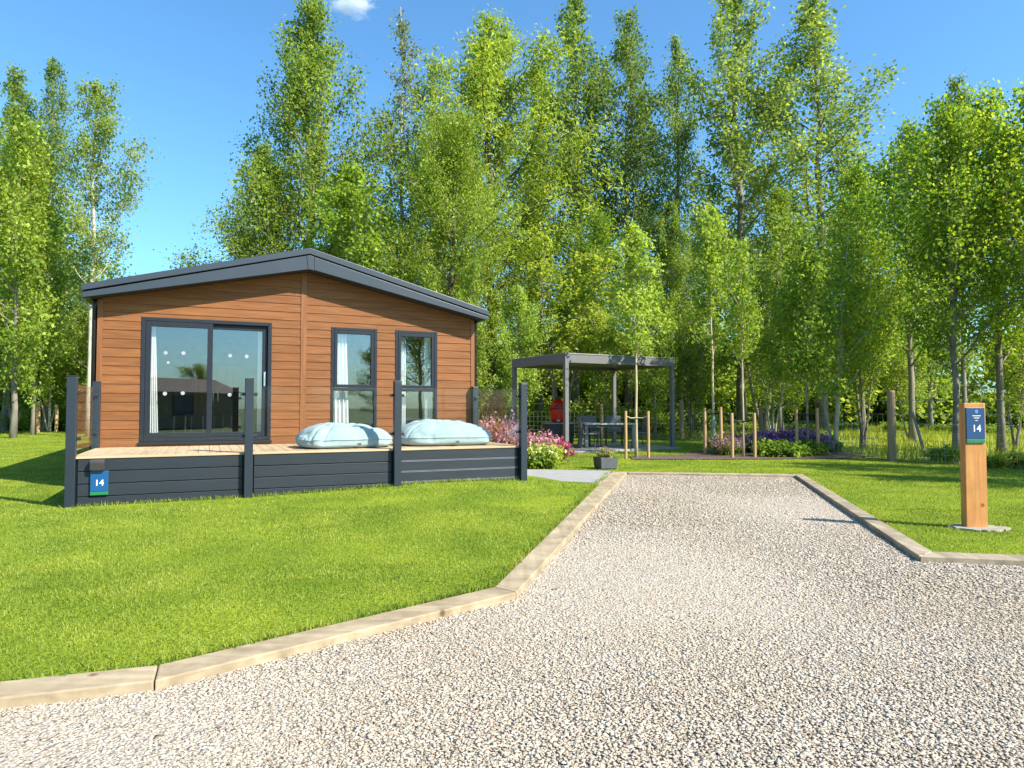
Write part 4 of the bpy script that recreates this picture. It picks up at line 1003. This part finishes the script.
def shrub(k, x, y, s, label, group, sz=1.0, cat='shrub'):
    v = SH[k]; t = v if k not in su else copy_tree(v); su.add(k); t.location = (x, y, float(hgt(x, y))); t.scale = (s, s, s * sz)
    nrot[0] += 1; t.rotation_euler = (0, 0, nrot[0] * 1.7); tag(t, label, cat, group); return t
GF = 'flowering shrubs beside the deck'
for k, px, Y, s, sz, lb in (
        ('cream', 530, 13.95, 0.95, 0.95, 'leafy green plant with cream flower heads, touching the deck corner post'),
        ('cream', 547, 14.15, 0.95, 0.95, 'leafy green plant with cream flower heads, at the right end of the front row'),
        ('pink', 531, 14.9, 1.0, 1.08, 'pink heather right behind the deck corner post'),
        ('pink', 545, 15.3, 1.05, 1.05, 'pink heather in the middle of the back row'),
        ('magenta', 556, 15.1, 0.95, 0.95, 'deep magenta heather at the right end of the back row'),
        ('pink', 492, 14.7, 1.05, 1.5, 'tall pink heather seen through the glass end panel, near the lodge'),
        ('copper', 500, 14.2, 1.0, 1.30, 'copper leaved shrub seen through the glass end panel'),
        ('violet', 510, 14.6, 1.0, 1.35, 'dusky violet shrub seen through the glass beside the corner post'),
        ('pink', 481, 15.3, 1.0, 1.45, 'tall pink heather against the corner of the lodge')):
    shrub(k, gx(px, Y), Y, s, lb, GF, sz)
GV = 'plants in the mulched bed'
rng_ = random.Random(3); nm = 0
for px, Y, k, lb in ((722, 18.6, 'dusk', 'dark spiky plant behind the right stake of the guarded sapling'), (737, 19.0, 'dusk', 'dark spiky plant between two saplings'), (752, 19.2, 'dusk', 'dark spiky plant left of the lavender'),
        (764, 19.0, 'lavender', 'purple lavender at the left end of its row'), (775, 18.9, 'lavender', 'purple lavender, second from the left of its row'), (786, 18.8, 'lavender', 'purple lavender left of the deep green sapling'),
        (801, 18.9, 'lavender', 'purple lavender right at the deep green sapling'), (813, 19.0, 'lavender', 'purple lavender at the right end of its row'),
        (768, 17.5, 'low', 'low green plant at the front left of the bed'), (782, 17.4, 'low', 'low green plant at the front middle of the bed'), (792, 17.5, 'low', 'low green plant against the left stake of the deep green sapling'), (806, 18.1, 'low', 'low green plant at the front right of the bed'),
        (728, 18.0, 'dusk', 'dark plant in the mulch left of the near sapling'), (825, 19.6, 'low', 'low green plant in the far right corner of the bed')):
    shrub(k, gx(px, Y), Y, rng_.uniform(0.95, 1.15), lb, GV, rng_.uniform(0.9, 1.15), 'plant')
# planter
pt = thing('planter_box', 'square charcoal planter box turned cornerwise beside the path', 'planter', (1.91, 14.0, 0.0), R(18)); pt.scale = (0.86, 0.86, 0.74)
m_ = MB(); t0, t1 = 0.20, 0.225
m_.add([(-t0, -t0, 0.03), (t0, -t0, 0.03), (t0, t0, 0.03), (-t0, t0, 0.03), (-t1, -t1, 0.33), (t1, -t1, 0.33), (t1, t1, 0.33), (-t1, t1, 0.33),
        (-t1 + .025, -t1 + .025, 0.33), (t1 - .025, -t1 + .025, 0.33), (t1 - .025, t1 - .025, 0.33), (-t1 + .025, t1 - .025, 0.33),
        (-t1 + .03, -t1 + .03, 0.28), (t1 - .03, -t1 + .03, 0.28), (t1 - .03, t1 - .03, 0.28), (-t1 + .03, t1 - .03, 0.28)],
       [(0, 1, 2, 3), (0, 1, 5, 4), (1, 2, 6, 5), (2, 3, 7, 6), (3, 0, 4, 7), (4, 5, 9, 8), (5, 6, 10, 9), (6, 7, 11, 10), (7, 4, 8, 11), (8, 9, 13, 12), (9, 10, 14, 13), (10, 11, 15, 14), (11, 8, 12, 15)])
m_.build('box', 'planter', pt, bevel=0.006)
m_ = MB(); m_.box(-0.19, 0.19, -0.19, 0.19, 0.26, 0.285); m_.build('soil', 'soil', pt)
for sx in (-1, 1):
    for sy in (-1, 1):
        m_ = MB(); m_.box(sx * 0.16 - 0.025, sx * 0.16 + 0.025, sy * 0.16 - 0.025, sy * 0.16 + 0.025, -0.01, 0.0295); m_.build('foot', 'black', pt)
pf = make_shrub(17, 0.20, 0.22, 420, 0.055, 0.5, 'leaf_bush', 'fl_pink', 340, 0.026, False, 'planter_plant'); pf.location = (1.91, 14.0, 0.205)
tag(pf, 'small green plant with a few pink flowers growing in the planter', 'plant')
# rough growth along the edge of the wood
GH = 'undergrowth along the edge of the wood'
rng_ = random.Random(9)
for i, px in enumerate(range(-20, 96, 12)):
    Y = 34.5 + rng_.uniform(-0.7, 0.7); shrub('bramble', gx(px, Y), Y, rng_.uniform(1.0, 1.45), 'green bramble bush along the back edge of the left lawn', GH, rng_.uniform(0.75, 1.1), 'bush')
for i, px in enumerate(range(496, 720, 14)):
    Y = 30.5 + rng_.uniform(-1.0, 1.2); shrub('bramble', gx(px, Y), Y, rng_.uniform(1.0, 1.4), 'green bush under the trees behind the pergola', GH, rng_.uniform(0.8, 1.3), 'bush')
for i, px in enumerate(range(704, 1090, 48)):
    Y = 31 + rng_.uniform(-1.5, 2.5); shrub('bramble', gx(px, Y), Y, rng_.uniform(0.8, 1.1), 'green bush at the back of the meadow on the right', GH, rng_.uniform(0.4, 0.7), 'bush')
for px, Y in ((992, 14.2), (1012, 14.6), (1036, 14.0), (968, 15.4), (942, 15.9)):
    shrub('bramble', gx(px, Y), Y, rng_.uniform(0.32, 0.45), 'dark low bush at the foot of the wire fence right of the thick post', GH, 0.8, 'bush')

# a far wood, read as one mass
def wood_mass():
    rng = np.random.default_rng(77); P = []
    for i in range(210):
        a = R(-52 + 104 * (i + rng.uniform(-.4, .4)) / 210); d = rng.uniform(44, 58); x, y = d * math.sin(a) * 1.05, d * math.cos(a)
        if abs(a - R(31.5)) < R(4.0): hh = rng.uniform(1.2, 2.2)
        elif a < R(-22) : hh = rng.uniform(6, 9)
        else: hh = rng.uniform(4.5, 8.0)
        for _ in range(7):
            c = np.array([x + rng.normal() * 1.5, y + rng.normal() * 1.5, hh * rng.uniform(0.1, 0.85)]); n = 260
            q = rng.normal(size=(n, 3)); q /= np.linalg.norm(q, axis=1)[:, None]
            P.append(c + q * (rng.uniform(0.3, 1.0, n) ** 0.5)[:, None] * np.array([1.4, 1.4, min(1.2, hh * 0.4)]))
    P = np.concatenate(P); P = P[P[:, 2] > 0.05]
    V, Q = leaf_quads(P, 0.34, 0.75, rng); o = link('far_woodland', np_mesh('far_woodland', V, Q), 'leaf_broad'); tag(o, 'dark green belt of woodland closing the view behind all the trees', 'woodland', kind='stuff')
wood_mass()

# ------------------------------------------------------------------ wire fence
fn = thing('wire_fence', 'rusty grey wire mesh fence on round timber posts in front of the meadow', 'fence', (0, 0, 0))
FL = [(-6.0, 30.2), (0.5, 28.6), (6.55, 26.4), (8.96, 16.15), (10.6, 13.6), (14.0, 12.6)]
def fpost(x, y, r, hh, name='post'):
    m_ = MB(); m_.tube([(x, y, -0.1), (x + 0.01, y, hh * 0.6), (x, y, hh - 0.03), (x, y, hh)], [r * 1.05, r, r * 0.97, r * 0.85], 14); return m_.build(name, 'post', fn, smooth=False)
fpost(8.96, 16.15, 0.092, 1.66); fpost(6.55, 26.4, 0.085, 1.52); fpost(0.5, 28.6, 0.08, 1.4); fpost(-6.0, 30.2, 0.08, 1.4); fpost(3.6, 27.5, 0.07, 1.4); fpost(7.75, 21.3, 0.06, 1.35); fpost(10.6, 13.6, 0.05, 1.4); fpost(14.0, 12.6, 0.09, 1.5)
m_ = MB(); m_.tube([(9.0, 16.1, 0.95), (9.9, 15.6, 0.02)], 0.03, 6) if False else None
m_ = MB()
for (x0, y0), (x1, y1) in zip(FL, FL[1:]):
    L = math.hypot(x1 - x0, y1 - y0); th = 0.0022 + 0.00013 * (y0 + y1) / 2
    for z_ in (0.06, 0.20, 0.34, 0.50, 0.68, 0.88, 1.10, 1.42): m_.tube([(x0, y0, z_), (x1, y1, z_)], th, 3, cap=False)
    n = int(L / 0.17)
    for i in range(n):
        t = (i + 0.5) / n; x, y = x0 + (x1 - x0) * t, y0 + (y1 - y0) * t; m_.tube([(x, y, 0.06), (x, y, 1.10)], th * 0.8, 3, cap=False)
m_.build('wire_mesh', 'steelwire', fn)
m_ = MB(); m_.tube([(gx(912, 17.5), 17.5, 1.15), (gx(918, 17.4), 17.4, 0.6), (gx(925, 17.2), 17.2, -0.05)], [0.03, 0.035, 0.04], 8); lg = m_.build('leaning_branch', 'bark_grey')
tag(lg, 'bare branch leaning against the fence beside the thick post', 'branch')

# distant cabin glimpsed through the trees, and the one mirrored in the glass
def cabin(loc, rz, L_, D_, H_, label, wall_m='cabin', frame_m='white', pane_m='paleblue'):
    t_ = thing('cabin', label, 'cabin', loc, rz)
    m_ = MB(); m_.box(-L_ / 2, L_ / 2, 0, D_, 0, H_); m_.build('wall', wall_m, t_)
    m_ = MB(); m_.prism([(-0.4, H_ + 0.002), (D_ / 2, H_ + 0.95), (D_ + 0.4, H_ + 0.002), (D_ / 2, H_ + 0.75)], -L_ / 2 - 0.3, L_ / 2 + 0.3, 'x'); m_.build('roof', 'cabinroof', t_)
    for xw in (-0.28, 0.05, 0.33):
        m_ = MB(); frame(m_, xw * L_ - 0.7, xw * L_ + 0.7, 0.8, 2.0, 0.09, -0.05, 0.02); w_ = m_.build('window', frame_m, t_)
        m_ = MB(); m_.box(xw * L_ - 0.61, xw * L_ + 0.61, -0.03, -0.02, 0.89, 1.91); m_.build('pane', pane_m, w_)
    return t_
cabin((gx(915, 58), 58, 0.1), R(-24), 8.5, 4.5, 2.3, 'grey cabin with a brown roof glimpsed far off through the trees')
cabin((3.0, -19.0, 0), R(168), 17.0, 5.0, 2.2, 'cabin behind the photographer, mirrored dark in the sliding door', 'post', 'upvc', 'black')

# ------------------------------------------------------------------ grass blades and gravel stones
def tri_blades(P, hgt_, wid, rng, lean=0.5):
    n = len(P); az = rng.uniform(0, 2 * np.pi, n); la = rng.uniform(0, 2 * np.pi, n); ln = np.abs(rng.normal(0, lean, n))
    side = np.stack([np.cos(az), np.sin(az), np.zeros(n)], 1) * (wid * 0.5)[:, None]
    tip = np.stack([np.cos(la) * ln, np.sin(la) * ln, np.ones(n)], 1); tip *= (hgt_ / np.linalg.norm(tip, axis=1))[:, None]
    midp = P + tip * 0.5 * np.array([0.75, 0.75, 1.12])
    V = np.stack([P - side, P + side, midp + side * 0.75, P + tip, midp - side * 0.75], 1).reshape(-1, 3)
    return V, np.arange(n * 5).reshape(n, 5)

def in_view(P, m=0.06):
    return np.abs(P[:, 0]) < (0.75 + m) * P[:, 1] + 0.6

def grow_grass():
    rng = np.random.default_rng(21); parts = []
    outs = [LAWN_HOLE, DECK, PATH, PATIO, BED, FOOT]
    for y0, y1, dens in ((2.2, 5.5, 6500), (5.5, 8.5, 3400), (8.5, 13, 1300), (13, 19, 620), (19, 35, 190)):
        x1 = 1.05 * y1 + 0.6; n = int(2 * x1 * (y1 - y0) * dens); P = np.c_[rng.uniform(-x1, x1, n), rng.uniform(y0, y1, n), np.zeros(n)]
        P = P[in_view(P, 0.28 if y0 < 13 else 0.12)]
        if y0 >= 13:       # mown lawn stops at the fence
            fx = np.interp(P[:, 1], [13.6, 16.15, 26.4, 28.6, 30.2, 36], [10.6, 8.96, 6.55, 0.5, -6, -8]); P = P[P[:, 0] < fx]
        for o in outs: P = P[~inside(P, o)]
        P[:, 2] = hgt(P[:, 0], P[:, 1]) - 0.004
        d = P[:, 1]; pat = np.sin(P[:, 0] * 2.1 + 1.3 * np.sin(P[:, 1] * 1.7)) * np.sin(P[:, 1] * 1.9 + np.sin(P[:, 0] * 2.6))
        hh = rng.uniform(0.012, 0.030, len(P)) * (1 + 0.18 * pat) * (1 + 0.012 * d); wd = rng.uniform(0.7, 1.2, len(P)) * (0.0018 + 0.00070 * d)
        parts.append((P, hh, wd))
    # longer unclipped grass along the boards and round the deck, posts and footing
    edge = []
    for a, b, k in ((I[0], I[1], 900), (I[1], I[2], 900), (I[2], I[3], 1500), (Lr[0], Lr[1], 1300), (Lr[1], Lr[2], 1200), (dk(-0.1, -0.06), dk(6.3, -0.08), 1500)):
        t = rng.uniform(0, 1, k); nx, ny = b[1] - a[1], a[0] - b[0]; L = math.hypot(nx, ny)
        s = np.abs(rng.normal(0, 0.03, k)) * (1 if a in Lr else -1)
        edge.append(np.c_[a[0] + (b[0] - a[0]) * t + nx / L * s, a[1] + (b[1] - a[1]) * t + ny / L * s, np.zeros(k)])
    Ed = np.concatenate(edge); Ed = Ed[~inside(Ed, LAWN_HOLE)]; Ed[:, 2] = hgt(Ed[:, 0], Ed[:, 1])
    parts.append((Ed, rng.uniform(0.035, 0.075, len(Ed)), rng.uniform(0.8, 1.2, len(Ed)) * (0.003 + 0.0006 * Ed[:, 1])))
    P = np.concatenate([p[0] for p in parts]); hh = np.concatenate([p[1] for p in parts]); wd = np.concatenate([p[2] for p in parts])
    V, Q = tri_blades(P, hh, wd, rng, 0.95); tag(link('grass', np_mesh('grass', V, Q), 'grass'), 'short bright green mown grass of the lawns', 'grass', kind='stuff')
    # meadow beyond the fence
    n = 60000; P = np.c_[rng.uniform(-2, 30, n), rng.uniform(13, 40, n), np.zeros(n)]; P = P[in_view(P)]
    fx = np.interp(P[:, 1], [12.6, 13.6, 16.15, 26.4, 28.6, 30.2, 40], [14, 10.6, 8.96, 6.55, 0.5, -6, -20]); P = P[P[:, 0] > fx + 0.02]
    P = P[~inside(P, BED)]
    clump = 0.5 + 0.5 * np.sin(P[:, 0] * 1.7 + np.sin(P[:, 1] * 1.1)) * np.sin(P[:, 1] * 1.3 + 0.8 * np.sin(P[:, 0]))
    P[:, 2] = hgt(P[:, 0], P[:, 1]); hh = rng.uniform(0.12, 0.34, len(P)) * (0.5 + 0.8 * clump); wd = rng.uniform(0.012, 0.028, len(P))
    V, Q = tri_blades(P, hh, wd, rng, 0.5); tag(link('meadow_grass', np_mesh('meadow_grass', V, Q), 'meadow_blade'), 'long pale yellow green grass of the meadow beyond the fence', 'meadow grass', kind='stuff')
grow_grass()
sheet('meadow', [(-7.2, 40), (-6.0, 30.25), (0.5, 28.65), (6.6, 26.45), (9.0, 16.2), (10.62, 13.65), (14.0, 12.65), (60, 11), (60, 70), (-7.2, 70)], 'meadow', hgt, 1.3, dz=0.012)

def gravel_stones():
    rng = np.random.default_rng(33); Vs = []; Fs = []; off = 0
    phi = np.array([(1, 0, 0), (-1, 0, 0), (0, 1, 0), (0, -1, 0), (0, 0, 1), (0, 0, -1)], float)
    tris = np.array([(0, 2, 4), (2, 1, 4), (1, 3, 4), (3, 0, 4), (2, 0, 5), (1, 2, 5), (3, 1, 5), (0, 3, 5)])
    cube = np.array([(-1, -1, -1), (1, -1, -1), (1, 1, -1), (-1, 1, -1), (-1, -1, 1), (1, -1, 1), (1, 1, 1), (-1, 1, 1)], float) * 0.62
    ct = np.array([(0, 2, 1), (0, 3, 2), (4, 5, 6), (4, 6, 7), (0, 1, 5), (0, 5, 4), (1, 2, 6), (1, 6, 5), (2, 3, 7), (2, 7, 6), (3, 0, 4), (3, 4, 7)])
    for y0, y1, dens, r0, shape, tr in ((1.9, 4.6, 13500, 0.0073, phi, tris), (4.6, 7.4, 7000, 0.0090, phi, tris), (7.4, 13.2, 2600, 0.0115, phi, tris)):
        x1 = 1.05 * y1 + 0.8; n = int(2 * x1 * (y1 - y0) * dens); P = np.c_[rng.uniform(-x1, x1, n), rng.uniform(y0, y1, n), np.zeros(n)]
        P = P[in_view(P, 0.28)]; P = P[inside(P, DRIVE)]; n = len(P)
        r = r0 * np.exp(rng.normal(0, 0.32, n)); r = np.clip(r, r0 * 0.4, r0 * 2.1)
        P[:, 2] = -0.032 + r * 0.12 + np.abs(rng.normal(0, 0.0012, n)) + 0.005 * np.sin(P[:, 0] * 1.1 + 0.5) * np.sin(P[:, 1] * 0.9)
        K = len(shape); loc = shape[None] * (1 + rng.normal(0, 0.24, (n, K, 3))) * np.stack([rng.uniform(0.8, 1.4, n), rng.uniform(0.7, 1.1, n), rng.uniform(0.17, 0.36, n)], 1)[:, None, :]
        a = rng.uniform(0, 2 * np.pi, n); t = rng.normal(0, 0.17, n)
        ca, sa, ct_, st = np.cos(a), np.sin(a), np.cos(t), np.sin(t)
        y_ = loc[:, :, 1] * ct_[:, None] - loc[:, :, 2] * st[:, None]; z_ = loc[:, :, 1] * st[:, None] + loc[:, :, 2] * ct_[:, None]; x_ = loc[:, :, 0]
        L = np.stack([x_ * ca[:, None] - y_ * sa[:, None], x_ * sa[:, None] + y_ * ca[:, None], z_], -1) * r[:, None, None]
        Vs.append((L + P[:, None, :]).reshape(-1, 3)); Fs.append((tr[None] + (np.arange(n) * K)[:, None, None]).reshape(-1, 3) + off); off += n * K
    me = np_mesh('gravel', np.concatenate(Vs), np.concatenate(Fs)); tag(link('gravel', me, 'stone', smooth=True), 'loose pale beige gravel covering the drive', 'gravel', kind='stuff')
gravel_stones()

# ------------------------------------------------------------------ the one small cloud
def cloud():
    m = bpy.data.materials.new('cloud'); m.use_nodes = True; t = m.node_tree; t.nodes.clear()
    out = N(t, "ShaderNodeOutputMaterial"); v = N(t, "ShaderNodeVolumePrincipled"); t.links.new(v.outputs[0], out.inputs[1])
    v.inputs['Color'].default_value = (1, 1, 1, 1); v.inputs['Anisotropy'].default_value = 0.0
    tc = N(t, "ShaderNodeTexCoord"); ln = N(t, "ShaderNodeVectorMath", operation='LENGTH'); t.links.new(tc.outputs['Object'], ln.inputs[0])
    n = N(t, "ShaderNodeTexNoise"); n.inputs['Scale'].default_value = 1.7; n.inputs['Detail'].default_value = 6; n.inputs['Roughness'].default_value = 0.6; t.links.new(tc.outputs['Object'], n.inputs[0])
    a = N(t, "ShaderNodeMath", operation='MULTIPLY_ADD'); a.inputs[1].default_value = 2.4; a.inputs[2].default_value = -0.62; t.links.new(n.outputs[0], a.inputs[0])
    b = N(t, "ShaderNodeMath", operation='SUBTRACT'); t.links.new(a.outputs[0], b.inputs[0]); t.links.new(ln.outputs[1], b.inputs[1])
    c = N(t, "ShaderNodeMath", operation='MULTIPLY'); c.use_clamp = False; c.inputs[1].default_value = 0.17; t.links.new(b.outputs[0], c.inputs[0])
    d = N(t, "ShaderNodeMath", operation='MAXIMUM'); d.inputs[1].default_value = 0.0; t.links.new(c.outputs[0], d.inputs[0]); t.links.new(d.outputs[0], v.inputs['Density'])
    bm = bmesh.new(); bmesh.ops.create_icosphere(bm, subdivisions=4, radius=1.0); me = bpy.data.meshes.new('cloud'); bm.to_mesh(me); bm.free()
    o = link('cloud', me, m); Y = 900.0; o.location = (gx(350, Y), Y, gz(0, Y)); o.scale = (46, 40, 24)
    tag(o, 'small soft white cloud at the top of the blue sky', 'cloud')
cloud()
for o in list(bpy.data.objects):
    if '_h' in o.keys(): del o['_h']
